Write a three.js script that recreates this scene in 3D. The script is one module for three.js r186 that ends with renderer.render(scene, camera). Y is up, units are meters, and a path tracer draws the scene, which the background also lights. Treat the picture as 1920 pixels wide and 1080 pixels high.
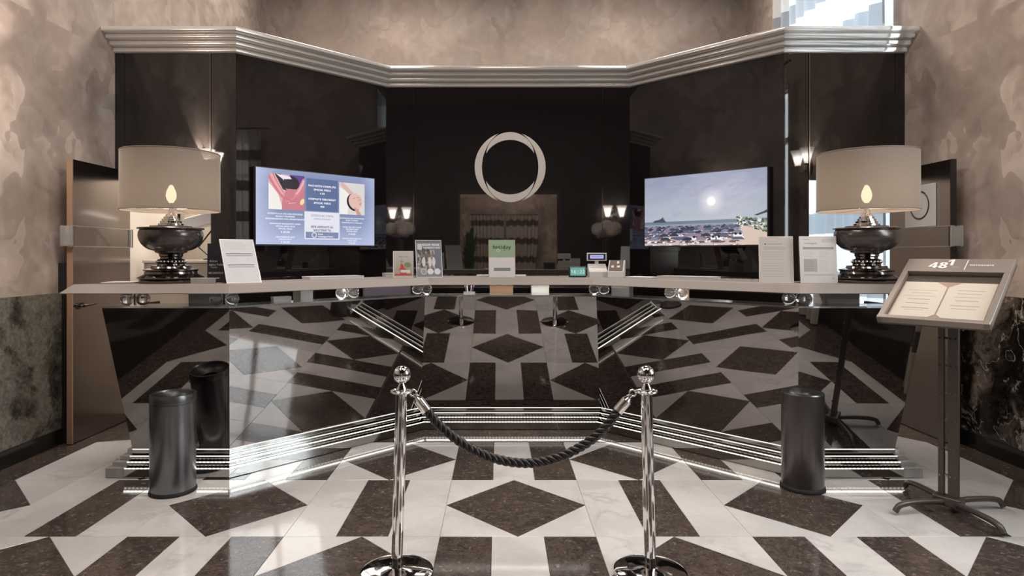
import * as THREE from 'three';
import { RoundedBoxGeometry } from 'three/addons/geometries/RoundedBoxGeometry.js';
import { mergeGeometries, toCreasedNormals, mergeVertices } from 'three/addons/utils/BufferGeometryUtils.js';
import { RectAreaLightUniformsLib } from 'three/addons/lights/RectAreaLightUniformsLib.js';
import { FontLoader } from 'three/addons/loaders/FontLoader.js';
import { TextGeometry } from 'three/addons/geometries/TextGeometry.js';

// ---------- camera, sky, exposure ----------
RectAreaLightUniformsLib.init();
const FPX = 1165, PX = 935, PY = 478;                       // lens in pixels of a 1920 x 1080 frame
const CAM = new THREE.Vector3(-0.0987, 1.4427, 0);
const scene = new THREE.Scene();
const camera = new THREE.PerspectiveCamera(2 * Math.atan(540 / FPX) * 180 / Math.PI, 16 / 9, 0.05, 60);
camera.position.copy(CAM);
camera.setViewOffset(1920, 1080, 960 - PX, 540 - PY, 1920, 1080);   // the shot was shifted, not tilted
camera.updateProjectionMatrix();
scene.background = new THREE.Color(0.8, 0.9, 1.0);          // overcast daylight beyond the windows
scene.backgroundIntensity = 1.1;
const renderer = new THREE.WebGLRenderer({ antialias: true });
renderer.toneMapping = THREE.LinearToneMapping;
renderer.toneMappingExposure = 1.0;
renderer.shadowMap.enabled = true;

// ---------- light levels ----------
const L = { ceiling: 13.5, office: 26, officeLeft: 34, rear: 70, doorDay: 8.5, officeDay: 3.4, sconceLeft: 6, sconceRight: 0.5, sconceRear: 0.8, lamp: 0.6, led: 5, cornice: 0.0 };
const WARM = new THREE.Color(1.0, 0.915, 0.86), WARMER = new THREE.Color(1.0, 0.83, 0.68), LEDC = new THREE.Color(1.0, 0.96, 0.88), NEUTRAL = new THREE.Color(1.0, 0.93, 0.87);

// ---------- helpers ----------
let seed = 7;
const rnd = (a = 0, b = 1) => { seed = (seed * 1664525 + 1013904223) >>> 0; return a + (b - a) * seed / 4294967296; };
const at = (x, y, d) => new THREE.Vector3(CAM.x + (x - PX) / FPX * d, CAM.y - (y - PY) / FPX * d, -d);
const used = {};
const numbered = (n) => { const k = used[n] = (used[n] ?? -1) + 1; return k ? n + '_' + String(k).padStart(3, '0') : n; };
function tag(o, label, category, group) { o.userData.label = label; o.userData.category = category; if (group) o.userData.group = group; return o; }
function thing(name, label, category, [x, y, z] = [0, 0, 0], turn = 0, group) {
  const o = new THREE.Group(); o.name = numbered(name); scene.add(o); o.position.set(x, y, z); o.rotation.y = turn;
  return tag(o, label, category, group);
}
function part(name, geo, mat, parent, label) {
  const m = new THREE.Mesh(Array.isArray(geo) ? mergeGeometries(geo.map(plain)) : geo, mat);
  m.name = name; m.castShadow = m.receiveShadow = true; if (label) m.userData.label = label; parent.add(m); return m;
}
function struct(name, geo, mat) {
  const m = geo ? new THREE.Mesh(Array.isArray(geo) ? mergeGeometries(geo.map(plain)) : geo, mat) : new THREE.Group();
  m.name = name; m.castShadow = m.receiveShadow = true; m.userData.kind = 'structure'; scene.add(m); return m;
}
const plain = (g) => { g = g.index ? g.toNonIndexed() : g.clone(); for (const k of Object.keys(g.attributes)) if (!['position', 'normal', 'uv'].includes(k)) g.deleteAttribute(k); return g; };
function bx(w, h, d, x = 0, y = 0, z = 0, r = 0) {            // box by its centre; uv in metres
  const g = r ? new RoundedBoxGeometry(w, h, d, 2, r) : new THREE.BoxGeometry(w, h, d);
  g.translate(x, y, z); return uvBox(g);
}
function uvBox(g) {                                          // uv in metres by the dominant axis
  g = g.index ? g.toNonIndexed() : g;
  const p = g.attributes.position, n = g.attributes.normal, uv = new Float32Array(p.count * 2);
  for (let i = 0; i < p.count; i++) {
    const ax = Math.abs(n.getX(i)), ay = Math.abs(n.getY(i)), az = Math.abs(n.getZ(i));
    const [u, v] = ay > ax && ay > az ? [p.getX(i), p.getZ(i)] : ax > az ? [p.getZ(i), p.getY(i)] : [p.getX(i), p.getY(i)];
    uv[2 * i] = u; uv[2 * i + 1] = v;
  }
  g.setAttribute('uv', new THREE.BufferAttribute(uv, 2)); return g;
}
const lathe = (pts, seg = 48) => new THREE.LatheGeometry(pts.map(([r, y]) => new THREE.Vector2(r, y)), seg);
const sphere = (r, x = 0, y = 0, z = 0, a = 24, b = 16) => new THREE.SphereGeometry(r, a, b).translate(x, y, z);
function cyl(p, q, r, r2 = r, seg = 16) {
  const a = new THREE.Vector3(...p), b = new THREE.Vector3(...q), d = b.clone().sub(a), g = new THREE.CylinderGeometry(r2, r, d.length(), seg);
  g.applyQuaternion(new THREE.Quaternion().setFromUnitVectors(new THREE.Vector3(0, 1, 0), d.clone().normalize()));
  return g.translate(...a.clone().add(b).multiplyScalar(0.5).toArray());
}
const tube = (pts, r, seg = 40, rs = 8, closed = false) => new THREE.TubeGeometry(new THREE.CatmullRomCurve3(pts.map((p) => new THREE.Vector3(...p)), closed), seg, r, rs, closed);
function solid(tris) {                                       // triangles of a closed body, turned outward
  let vol = 0;
  for (const [a, b, c] of tris) vol += a[0] * (b[1] * c[2] - b[2] * c[1]) - a[1] * (b[0] * c[2] - b[2] * c[0]) + a[2] * (b[0] * c[1] - b[1] * c[0]);
  const pos = new Float32Array(tris.flatMap(([a, b, c]) => (vol < 0 ? [a, c, b] : [a, b, c]).flat()));
  const g = new THREE.BufferGeometry().setAttribute('position', new THREE.BufferAttribute(pos, 3)); g.computeVertexNormals(); return uvBox(g);
}
// An eight-sided bay: outer runs straight, a 45-degree run, a straight centre. d is the distance towards the viewer.
function bay(xo, zo, xc, zc) {
  const k = Math.SQRT2 - 1;
  const pt = (i, d, end) => [[-end, zo + d], [-(xo - k * d), zo + d], [-(xc - k * d), zc + d], [xc - k * d, zc + d], [xo - k * d, zo + d], [end, zo + d]][i];
  return {
    pt,
    run(i, profile, end = () => 0) {                         // i = 0..4; profile = closed [d, y] polygon
      const A = profile.map(([d, y]) => { const [x, z] = pt(i, d, end(d)); return [x, y, z]; }), B = profile.map(([d, y]) => { const [x, z] = pt(i + 1, d, end(d)); return [x, y, z]; });
      const n = profile.length, t = [], cap = THREE.ShapeUtils.triangulateShape(profile.map(([d, y]) => new THREE.Vector2(d, y)), []);
      for (let k2 = 0; k2 < n; k2++) { const m = (k2 + 1) % n; t.push([A[k2], B[k2], B[m]], [A[k2], B[m], A[m]]); }
      const area = THREE.ShapeUtils.area(profile.map(([d, y]) => new THREE.Vector2(d, y)));
      for (const [a, b, c] of cap) { const s = area > 0 ? [a, b, c] : [a, c, b]; t.push([A[s[0]], A[s[1]], A[s[2]]], [B[s[0]], B[s[2]], B[s[1]]]); }
      let g = solid(t);
      const u = g.attributes.uv, p = g.attributes.position, ang = [0, 1, 0, -1, 0][i];   // uv along the run
      for (let q = 0; q < p.count; q++) if (ang) { const n3 = g.attributes.normal; if (Math.abs(n3.getY(q)) < 0.8) u.setX(q, p.getX(q) * Math.SQRT2); }
      return g;
    },
  };
}
const rect = (d0, d1, y0, y1) => [[d0, y0], [d1, y0], [d1, y1], [d0, y1]];
function areaLight(name, col, intensity, w, h, pos, target, parent = scene) {
  const l = new THREE.RectAreaLight(col, intensity, w, h); l.name = name; l.position.set(...pos); parent.add(l); l.lookAt(new THREE.Vector3(...target)); return l;
}
function pointLight(name, col, intensity, pos, radius, parent = scene) {
  const l = new THREE.PointLight(col, intensity); l.name = name; l.position.set(...pos); l.castShadow = true; l.shadow.radius = radius / 0.02; parent.add(l); return l;
}

// ---------- textures ----------
const perm = (() => { const p = Array.from({ length: 512 }, () => rnd()); return p; })();
const hash = (x, y) => perm[((x * 73 + y * 179 + ((x * y) & 63) * 7) % 509 + 509) % 509];
function vnoise(x, y, per) {
  const xi = Math.floor(x), yi = Math.floor(y), fx = x - xi, fy = y - yi, s = fx * fx * (3 - 2 * fx), t = fy * fy * (3 - 2 * fy), w = (a) => ((a % per) + per) % per;
  const a = hash(w(xi), w(yi)), b = hash(w(xi + 1), w(yi)), c = hash(w(xi), w(yi + 1)), d = hash(w(xi + 1), w(yi + 1));
  return (a + (b - a) * s) * (1 - t) + (c + (d - c) * s) * t;
}
function fbm(x, y, per, oct = 5, gain = 0.5) { let v = 0, a = 1, n = 0; for (let i = 0; i < oct; i++) { v += a * vnoise(x + i * 17, y + i * 31, per); n += a; a *= gain; x *= 2; y *= 2; per *= 2; } return v / n; }
const lerp = (a, b, t) => a + (b - a) * t, sat = (t) => Math.min(1, Math.max(0, t)), step = (a, b, x) => { const t = sat((x - a) / (b - a)); return t * t * (3 - 2 * t); };
function dataTex(size, metres, fn) {
  const d = new Uint8Array(size * size * 4);
  for (let y = 0; y < size; y++) for (let x = 0; x < size; x++) { const c = fn(x / size, y / size), o = (y * size + x) * 4; d[o] = c[0]; d[o + 1] = c[1]; d[o + 2] = c[2]; d[o + 3] = 255; }
  const t = new THREE.DataTexture(d, size, size); t.wrapS = t.wrapT = THREE.RepeatWrapping; t.magFilter = THREE.LinearFilter; t.minFilter = THREE.LinearMipmapLinearFilter; t.generateMipmaps = true;
  t.colorSpace = THREE.SRGBColorSpace; t.repeat.set(1 / metres, 1 / metres); t.needsUpdate = true; return t;
}
function canvasTex(w, h, draw) {
  const c = document.createElement('canvas'); c.width = w; c.height = h; draw(c.getContext('2d'), w, h);
  const t = new THREE.CanvasTexture(c); t.colorSpace = THREE.SRGBColorSpace; return t;
}
const mix3 = (a, b, t) => [lerp(a[0], b[0], t), lerp(a[1], b[1], t), lerp(a[2], b[2], t)];
const ridge = (v) => 1 - Math.abs(2 * v - 1);
const whiteMarble = dataTex(1024, 1.6, (u, v) => {
  const wx = fbm(u * 4, v * 4, 4, 4), q = fbm(u * 5 + wx * 1.2, v * 5 + wx, 5, 5), vein = Math.pow(ridge(fbm(u * 4 + wx * 0.9 + 3, v * 4 + 9, 4, 6, 0.55)), 22);
  const fine = fbm(u * 64, v * 64, 64, 2);
  return mix3(mix3([222, 217, 212], [208, 204, 200], step(0.35, 0.7, q)), [168, 162, 160], vein * 0.4 * step(0.45, 0.7, wx)).map((c) => c + (fine - 0.5) * 8);
});
const darkMarble = dataTex(1024, 1.1, (u, v) => {
  const a = fbm(u * 5, v * 5, 5, 4, 0.55), w = fbm(u * 12 + 7, v * 12 + 3, 12, 3, 0.6), b = fbm(u * 60 + w * 5, v * 34 + a * 6, 1020, 4, 0.7), f = fbm(u * 120, v * 120, 120, 2);
  let c = mix3([62, 54, 50], [90, 79, 73], sat((b - 0.28) * 2.2)); c = mix3(c, [86, 75, 63], step(0.45, 0.8, a) * 0.4);
  const fleck = step(0.7, 0.8, fbm(u * 70 + 3 + w * 3, v * 50 + 8, 700, 3, 0.6)); return mix3(c, [150, 139, 127], fleck * 0.6).map((x) => x + (f - 0.5) * 26);
});
const greenMarble = (light) => dataTex(1024, 1.5, (u, v) => {
  const w = fbm(u * 4, v * 4, 4, 5, 0.55), w2 = fbm(u * 4 + 11, v * 4 + 5, 4, 5, 0.55);
  const a = fbm(u * (light ? 9 : 5) + w * 2.2, v * (light ? 9 : 5) + w2 * 2.2, light ? 9 : 5, 6, 0.65), cells = Math.pow(ridge(fbm(u * 14 + w2 * 2.5, v * 14 + w * 2.5, 14, 5, 0.6)), light ? 4 : 8);
  const vein = Math.pow(ridge(fbm(u * 4 + w * 3 + 4, v * 4 + w2 * 3, 4, 6, 0.6)), 46) * step(0.36, 0.52, fbm(u * 7 + 2, v * 7 + 6, 7, 3)), f = fbm(u * 80, v * 80, 80, 3, 0.7);
  let c = mix3(light ? [58, 55, 49] : [26, 22, 19], light ? [116, 113, 104] : [110, 97, 86], step(light ? 0.26 : 0.42, light ? 0.6 : 0.7, a));
  c = mix3(c, [128, 120, 106], cells * (light ? 0.6 : 0.32) * step(0.3, 0.6, w2)); c = mix3(c, [214, 205, 192], vein * (light ? 0.25 : 0.95));
  return c.map((x) => x + (f - 0.5) * 46 * (light ? 1 : 0.7));
});
function trowel(x, y, per, off) {                            // warped cells, each a trowel mark with one crisp edge, feathered out on the others
  const xi = Math.floor(x), yi = Math.floor(y), w = (q) => ((q % per) + per) % per; let d1 = 9, d2 = 9, v = 0;
  for (let j = -1; j <= 1; j++) for (let i = -1; i <= 1; i++) {
    const cx = w(xi + i) + off, cy = w(yi + j) + off * 3, px = xi + i + hash(cx, cy), py = yi + j + hash(cx + 57, cy + 13), d = Math.hypot(x - px, y - py);
    if (d < d1) { d2 = d1; d1 = d; const a = hash(cx + 5, cy + 91) * 6.2832, k = hash(cx + 33, cy + 7) - 0.5, side = 0.5 + 0.9 * ((x - px) * Math.cos(a) + (y - py) * Math.sin(a)); v = [k * sat(side), side]; } else if (d < d2) d2 = d;
  }
  return v[0] * lerp(step(0, 0.5, d2 - d1), 1, sat((v[1] - 0.75) * 3));
}
const plasterOf = (size, k) => dataTex(size, 3.2, (u, v) => {
  const wx = fbm(u * 6, v * 6, 6, 4, 0.6), wy = fbm(u * 6 + 3, v * 6 + 9, 6, 4, 0.6), c = fbm(u * 3 + wx, v * 3 + wy, 3, 4, 0.55) - 0.5, f = fbm(u * 40, v * 40, 40, 3, 0.6) - 0.5;
  const t = trowel(u * 7 + wx * 2.6, v * 5 + wy * 2.6, 35, 2) * 62 + trowel(u * 12 + wy * 3, v * 10 + wx * 3, 60, 7) * 40 + trowel(u * 22 + wx * 4, v * 20 + wy * 4, 220, 4) * 16 + c * 78 + f * 15;
  return [160 + t * k * 1.04 + (wx - 0.5) * 10, 145 + t * k, 134 + t * k * 0.96 - (wx - 0.5) * 4];
});
const plasterMap = plasterOf(1280, 0.95), plasterBackMap = plasterOf(1024, 0.5);
const waves = (() => {                                       // sheet glass is never quite flat
  const n = 256, d = new Float32Array(n * n * 4); for (let y = 0; y < n; y++) for (let x = 0; x < n; x++) { const h = fbm(x / n * 4, y / n * 4, 4, 2, 0.4), o = (y * n + x) * 4; d[o] = d[o + 1] = d[o + 2] = h; d[o + 3] = 1; }
  const t = new THREE.DataTexture(d, n, n, THREE.RGBAFormat, THREE.FloatType); t.wrapS = t.wrapT = THREE.RepeatWrapping; t.magFilter = THREE.LinearFilter; t.repeat.set(1 / 2.2, 1 / 2.2); t.needsUpdate = true; return t;
})();
const mk = (o) => new THREE.MeshPhysicalMaterial(o);
const lin = (r, g, b) => new THREE.Color().setRGB(r, g, b);
const M = {
  plaster: mk({ map: plasterMap, roughness: 0.6, specularIntensity: 0.4 }),
  plasterBack: mk({ map: plasterBackMap, roughness: 0.75, specularIntensity: 0.3 }),
  white: mk({ map: whiteMarble, color: lin(0.88, 0.88, 0.89), roughness: 0.06, ior: 1.55 }),
  dark: mk({ map: darkMarble, roughness: 0.09, ior: 1.55 }),
  grout: mk({ color: lin(0.09, 0.085, 0.08), roughness: 0.8 }),
  dadoLeft: mk({ map: greenMarble(true), roughness: 0.1, ior: 1.55 }),
  dadoRight: mk({ map: greenMarble(false), roughness: 0.1, ior: 1.55 }),
  blackStone: mk({ color: lin(0.016, 0.014, 0.013), roughness: 0.12 }),
  blackGlass: mk({ color: lin(0.009, 0.007, 0.007), roughness: 0.03, ior: 1.65 }),
  blackGlassAngled: mk({ color: lin(0.009, 0.007, 0.007), roughness: 0.02, ior: 1.6, specularIntensity: 0.7 }),
  smokedMirror: mk({ color: lin(0.011, 0.009, 0.009), roughness: 0.025, ior: 2.2, specularIntensity: 1.7, specularColor: new THREE.Color(1, 0.93, 0.9) }),
  blackMirror: mk({ color: lin(0.006, 0.005, 0.005), roughness: 0.02, ior: 2.25, specularIntensity: 1.75, specularColor: new THREE.Color(1, 0.93, 0.9), bumpMap: waves, bumpScale: 0.0013 }),
  bronzeMirror: mk({ color: lin(0.5, 0.46, 0.43), metalness: 1, roughness: 0.16 }),
  chrome: mk({ color: lin(0.88, 0.87, 0.86), metalness: 1, roughness: 0.06 }),
  polished: mk({ color: lin(0.42, 0.415, 0.4), metalness: 1, roughness: 0.09 }),
  acrylic: mk({ color: lin(0.97, 0.97, 0.96), transmission: 1, thickness: 0.03, ior: 1.49, roughness: 0.02 }),
  acrylicMilky: mk({ color: lin(0.9, 0.88, 0.85), transmission: 0.72, thickness: 0.05, ior: 1.49, roughness: 0.08 }),
  pane: mk({ color: lin(0.98, 1, 0.99), transmission: 1, thickness: 0, ior: 1.5, roughness: 0 }),
  crystal: mk({ color: lin(1, 1, 1), transmission: 0.9, thickness: 0.06, ior: 1.5, roughness: 0 }),
  bronze: mk({ color: lin(0.1, 0.085, 0.08), metalness: 0.55, roughness: 0.26, clearcoat: 0.5, clearcoatRoughness: 0.15 }),
  pewter: mk({ color: lin(0.2, 0.18, 0.17), metalness: 1, roughness: 0.14 }),
  shade: mk({ color: lin(0.25, 0.212, 0.178), transmission: 0.34, thickness: 0, roughness: 0.76, ior: 1.2, side: THREE.DoubleSide }),
  shadeTrim: mk({ color: lin(0.2, 0.16, 0.13), roughness: 0.6 }),
  bulb: new THREE.MeshStandardMaterial({ color: 0xffffff, emissive: new THREE.Color(1, 0.86, 0.66), emissiveIntensity: 26 }),
  bulbSmall: new THREE.MeshStandardMaterial({ color: 0xffffff, emissive: new THREE.Color(1, 0.82, 0.6), emissiveIntensity: 14 }),
  tulip: mk({ color: lin(0.95, 0.93, 0.9), transmission: 0.6, thickness: 0, roughness: 0.85, side: THREE.DoubleSide }),
  blackSatin: mk({ color: lin(0.02, 0.019, 0.019), roughness: 0.35 }),
  blackMatte: mk({ color: lin(0.012, 0.011, 0.011), roughness: 0.55 }),
  binSteel: mk({ color: lin(0.2, 0.2, 0.21), metalness: 0.9, roughness: 0.3 }),
  binDark: mk({ color: lin(0.15, 0.135, 0.135), metalness: 0.85, roughness: 0.33 }),
  rubber: mk({ color: lin(0.012, 0.012, 0.012), roughness: 0.7 }),
  counterTop: mk({ color: lin(0.25, 0.215, 0.19), roughness: 0.5, ior: 1.4 }),
  cream: mk({ color: lin(0.72, 0.64, 0.54), roughness: 0.6 }),
  wood: mk({ color: lin(0.3, 0.16, 0.09), roughness: 0.45 }),
  paper: mk({ color: lin(0.78, 0.76, 0.74), roughness: 0.75 }),
  card: mk({ color: lin(0.62, 0.6, 0.57), roughness: 0.7 }),
  kraft: mk({ color: lin(0.34, 0.21, 0.13), roughness: 0.7 }),
  rope: mk({ color: lin(0.022, 0.018, 0.017), roughness: 0.38, sheen: 0.4, sheenRoughness: 0.4, sheenColor: new THREE.Color(0.5, 0.45, 0.42) }),
  emblem: mk({ color: lin(0.62, 0.57, 0.52), roughness: 0.4 }),
  taupe: mk({ color: lin(0.29, 0.245, 0.21), metalness: 0.35, roughness: 0.35 }),
  taupeDark: mk({ color: lin(0.1, 0.082, 0.072), metalness: 0.35, roughness: 0.35 }),
  leather: mk({ color: lin(0.34, 0.22, 0.17), roughness: 0.55 }),
  ceiling: mk({ color: lin(0.04, 0.034, 0.03), roughness: 0.8 }),
  lampGlow: new THREE.MeshStandardMaterial({ color: 0xffffff, emissive: WARM, emissiveIntensity: 6 }),
  leaf: mk({ color: lin(0.04, 0.09, 0.035), roughness: 0.5, side: THREE.DoubleSide }),
  petal: mk({ color: lin(0.75, 0.7, 0.64), roughness: 0.8 }),
  plastic: mk({ color: lin(0.55, 0.52, 0.49), roughness: 0.45 }),
  navy: mk({ color: lin(0.02, 0.022, 0.07), roughness: 0.3 }),
};
// marble slabs: the dots of the light strip
const ledDots = canvasTex(64, 16, (g, W, H) => { g.fillStyle = '#8d8a84'; g.fillRect(0, 0, W, H); g.fillStyle = '#fff'; g.beginPath(); g.ellipse(32, 8, 17, 8, 0, 0, 7); g.fill(); });
ledDots.wrapS = ledDots.wrapT = THREE.RepeatWrapping; ledDots.repeat.set(1 / 0.026, 1 / 0.012);
M.led = new THREE.MeshStandardMaterial({ color: 0x888888, emissive: LEDC, emissiveMap: ledDots, emissiveIntensity: 3.2 });
M.ledPlain = new THREE.MeshStandardMaterial({ color: 0x888888, emissive: LEDC, emissiveIntensity: 0.95 });

// ---------- the setting: floor ----------
const XW = 3.472, ZB = -9.0, ZF = 3.6, HC = 5.5, A = 0.8, Z0 = -3.983;
const floor = struct('floor', bx(2 * XW + 0.6, 0.2, ZF - ZB + 2.8, 0, -0.107, (ZF + ZB) / 2 + 1.1), M.grout);
function slab(poly) {                                        // polygon [x, z] in metres -> a stone tile 7 mm thick with an arris
  const area = THREE.ShapeUtils.area(poly.map(([x, z]) => new THREE.Vector2(x, z))); if (area < 0) poly = poly.slice().reverse();
  const inset = (e) => poly.map((p, i) => {
    const n = poly.length, a = poly[(i + n - 1) % n], b = poly[(i + 1) % n], nm = (s, t) => { const dx = t[0] - s[0], dz = t[1] - s[1], l = Math.hypot(dx, dz); return [-dz / l, dx / l]; };
    const n1 = nm(a, p), n2 = nm(p, b), k = e / (1 + n1[0] * n2[0] + n1[1] * n2[1]); return [p[0] + (n1[0] + n2[0]) * k, p[1] + (n1[1] + n2[1]) * k];
  });
  const rings = [[inset(0.0009), -0.0068], [inset(0.0009), -0.0007], [inset(0.0018), 0]], pos = [], n = poly.length;
  const v = (r, i) => [rings[r][0][i % n][0], rings[r][1], rings[r][0][i % n][1]];
  for (let r = 0; r < 2; r++) for (let i = 0; i < n; i++) pos.push(...v(r, i), ...v(r + 1, i), ...v(r + 1, i + 1), ...v(r, i), ...v(r + 1, i + 1), ...v(r, i + 1));
  for (let i = 1; i < n - 1; i++) pos.push(...v(2, 0), ...v(2, i + 1), ...v(2, i));
  const g = new THREE.BufferGeometry().setAttribute('position', new THREE.BufferAttribute(new Float32Array(pos), 3)); g.computeVertexNormals();
  const ox = rnd(0, 5), oz = rnd(0, 5), sw = rnd() < 0.5, uv = new Float32Array(pos.length / 3 * 2);
  for (let i = 0; i < pos.length / 3; i++) { uv[2 * i] = (sw ? pos[3 * i + 2] : pos[3 * i]) + ox; uv[2 * i + 1] = (sw ? pos[3 * i] : pos[3 * i + 2]) + oz; }
  return g.setAttribute('uv', new THREE.BufferAttribute(uv, 2));
}
function clipX(poly, lim, s) {                               // keep s * x <= lim
  const out = [];
  poly.forEach((p, i) => { const q = poly[(i + 1) % poly.length], a = s * p[0] - lim, b = s * q[0] - lim; if (a <= 1e-9) out.push(p); if ((a < -1e-9 && b > 1e-9) || (a > 1e-9 && b < -1e-9)) { const t = a / (a - b); out.push([p[0] + (q[0] - p[0]) * t, p[1] + (q[1] - p[1]) * t]); } });
  return out;
}
seed = 21;
const farTiles = { white: [], dark: [] };
for (let r = -1; r <= 9; r++) for (let c = -4; c <= 4; c++) {
  const x0 = (c - 0.5) * A, x1 = x0 + A, z0 = Z0 + A * r, z1 = Math.min(z0 + A, ZF), xm = (x0 + x1) / 2, zm = z0 + A / 2, tiles = [];
  if (z0 >= ZF - 0.05) continue;
  const R = (a, b) => [[a, z0], [b, z0], [b, z1], [a, z1]];
  if (r === -1 && Math.abs(c) === 4) tiles.push([R(x0, x1), 'white']);
  else if ((r + c) % 2 === 0 && z1 - z0 > 0.7) {
    tiles.push([[[x0, zm], [xm, z0], [x1, zm], [xm, z1]], 'dark'], [[[x0, z0], [xm, z0], [x0, zm]], 'white'], [[[xm, z0], [x1, z0], [x1, zm]], 'white'], [[[x1, zm], [x1, z1], [xm, z1]], 'white'], [[[xm, z1], [x0, z1], [x0, zm]], 'white']);
  } else for (let k = 0; k < 3; k++) tiles.push([R(x0 + k * A / 3, x0 + (k + 1) * A / 3), (k === 1) === (r % 2 === 0) ? 'dark' : 'white']);
  for (const [poly, m] of tiles) {
    const q = clipX(clipX(poly, 3.2, 1), 3.2, -1); if (q.length < 3 || Math.abs(THREE.ShapeUtils.area(q.map(([x, z]) => new THREE.Vector2(x, z)))) < 1e-4) continue;
    if (r <= 4) part('tile', slab(q), M[m], floor); else farTiles[m].push(slab(q));
  }
}
for (const s of [-1, 1]) {
  for (let r = -2; r <= 9; r++) { const z0 = Z0 + A * r, z1 = Math.min(z0 + A, ZF); if (z1 - z0 > 0.05) { const g = slab([[s * 3.2, z0], [s * XW, z0], [s * XW, z1], [s * 3.2, z1]]); if (r <= 4) part('tile', g, M.dark, floor); else farTiles.dark.push(g); } }
  const z0 = Z0 - A;
  part('tile', slab([[s * 3.2, z0], [s * 3.03, z0 - 0.22], [s * 2.4, z0 - 0.22], [s * 2.4, z0]]), M.white, floor);
  part('tile', slab([[s * 3.2, z0], [s * 3.2, z0 - A], [s * 2.4, z0 - A], [s * 2.4, z0 - 0.22], [s * 3.03, z0 - 0.22]]), M.dark, floor);
}
for (const m of ['white', 'dark']) part('far_tiles', mergeGeometries(farTiles[m]), M[m], floor).userData.kind = 'stuff';
// the office floor behind the desk and the floor of the room behind the camera
part('office_floor', bx(4.8, 0.006, 4.2, 0, -0.004, -6.9), M.dark, floor);
part('office_floor', bx(2 * XW, 0.006, 3.42, 0, -0.0035, -7.29), M.dark, floor);
part('lounge_floor', bx(5.6, 0.006, 2.4, 0.2, -0.004, ZF + 1.2), M.white, floor);

// ---------- the setting: walls, ceiling ----------
const WT = 0.25;
// windows in the right wall: one behind the desk screen, one glazed door near the camera
const W1 = [-7.55, -5.62, 0.3, 4.6], W2 = [-3.25, -1.2, 1.2, 3.6];
function wallZ(name, x, s, holes, mat) {                     // a wall along z with holes [z0, z1, y0, y1]
  const g = [], X = x + s * WT / 2; let z = ZB;
  for (const [a, b, y0, y1] of holes) { g.push(bx(WT, HC, a - z, X, HC / 2, (a + z) / 2)); g.push(bx(WT, y0, b - a, X, y0 / 2, (a + b) / 2)); g.push(bx(WT, HC - y1, b - a, X, (HC + y1) / 2, (a + b) / 2)); z = b; }
  g.push(bx(WT, HC, ZF - z, X, HC / 2, (ZF + z) / 2)); return struct(name, g, mat);
}
const wallLeft = wallZ('wall_left', -XW, -1, [], M.plaster), wallRight = wallZ('wall_right', XW, 1, [W1, W2], M.plaster);
const wallBack = struct('wall_back', bx(2 * XW + 2 * WT, HC, WT, 0, HC / 2, ZB - WT / 2), M.plasterBack);
struct('ceiling', bx(2 * XW + 2 * WT + 1, 0.2, ZF - ZB + 3.2, 0, HC + 0.1, (ZF + ZB) / 2 + 1.25), M.ceiling);
// front wall (behind the camera): black glass either side of a wide opening to a lounge
const OX0 = -1.16, OX1 = 1.5, OH = 3.1;
struct('wall_front', [bx(OX0 + XW + WT, HC, 0.25, (OX0 - XW - WT) / 2, HC / 2, ZF + 0.125), bx(XW + WT - OX1, HC, 0.25, (OX1 + XW + WT) / 2, HC / 2, ZF + 0.125), bx(OX1 - OX0, HC - OH, 0.25, (OX0 + OX1) / 2, (HC + OH) / 2, ZF + 0.125)], M.blackMatte);
struct('trim_4', [bx(0.08, OH, 0.3, OX0 - 0.04, OH / 2, ZF + 0.1), bx(0.08, OH, 0.3, OX1 + 0.04, OH / 2, ZF + 0.1), bx(OX1 - OX0 + 0.16, 0.1, 0.3, (OX0 + OX1) / 2, OH + 0.05, ZF + 0.1)], M.blackSatin);
struct('wall_lounge', [bx(5.8, HC, 0.2, 0.2, HC / 2, ZF + 2.3), bx(0.2, HC, 2.2, -2.7, HC / 2, ZF + 1.3), bx(0.2, HC, 2.2, 3.1, HC / 2, ZF + 1.3)], M.plaster);
// marble wainscot slabs and baseboards, as parts of the side walls
const DH = 1.153, DZ = -4.757;
for (const [w, s, m, spans] of [[wallLeft, -1, M.dadoLeft, [[DZ, -3.5], [-3.5, -2.2], [-2.2, -0.9], [-0.9, 0.4], [0.4, 1.7], [1.7, 3.0]]], [wallRight, 1, M.dadoRight, [[DZ, -3.85], [-3.85, -3.5], [-3.5, -2.2], [-2.2, -0.9], [-0.9, 0.4], [0.4, 1.7], [1.7, 3.0]]]]) {
  for (const [a, b] of spans) { part('marble_slab', bx(0.03, DH - 0.12, b - a - 0.003, s * (XW - 0.015), 0.12 + (DH - 0.12) / 2, (a + b) / 2), a >= -3.5 ? M.blackStone : m, w); }
}
for (const [s, name, a, b] of [[-1, 'baseboard_left', DZ, 3.0], [1, 'baseboard_right', DZ, 3.0]]) struct(name, bx(0.042, 0.12, b - a, s * (XW - 0.021), 0.06, (a + b) / 2, 0.004), M.blackStone);
for (const [s, name] of [[-1, 'trim_2'], [1, 'trim_3']]) struct(name, bx(0.09, 1.38, 0.14, s * (XW - 0.045), 0.69, DZ - 0.07, 0.003), M.blackMatte);
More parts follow.
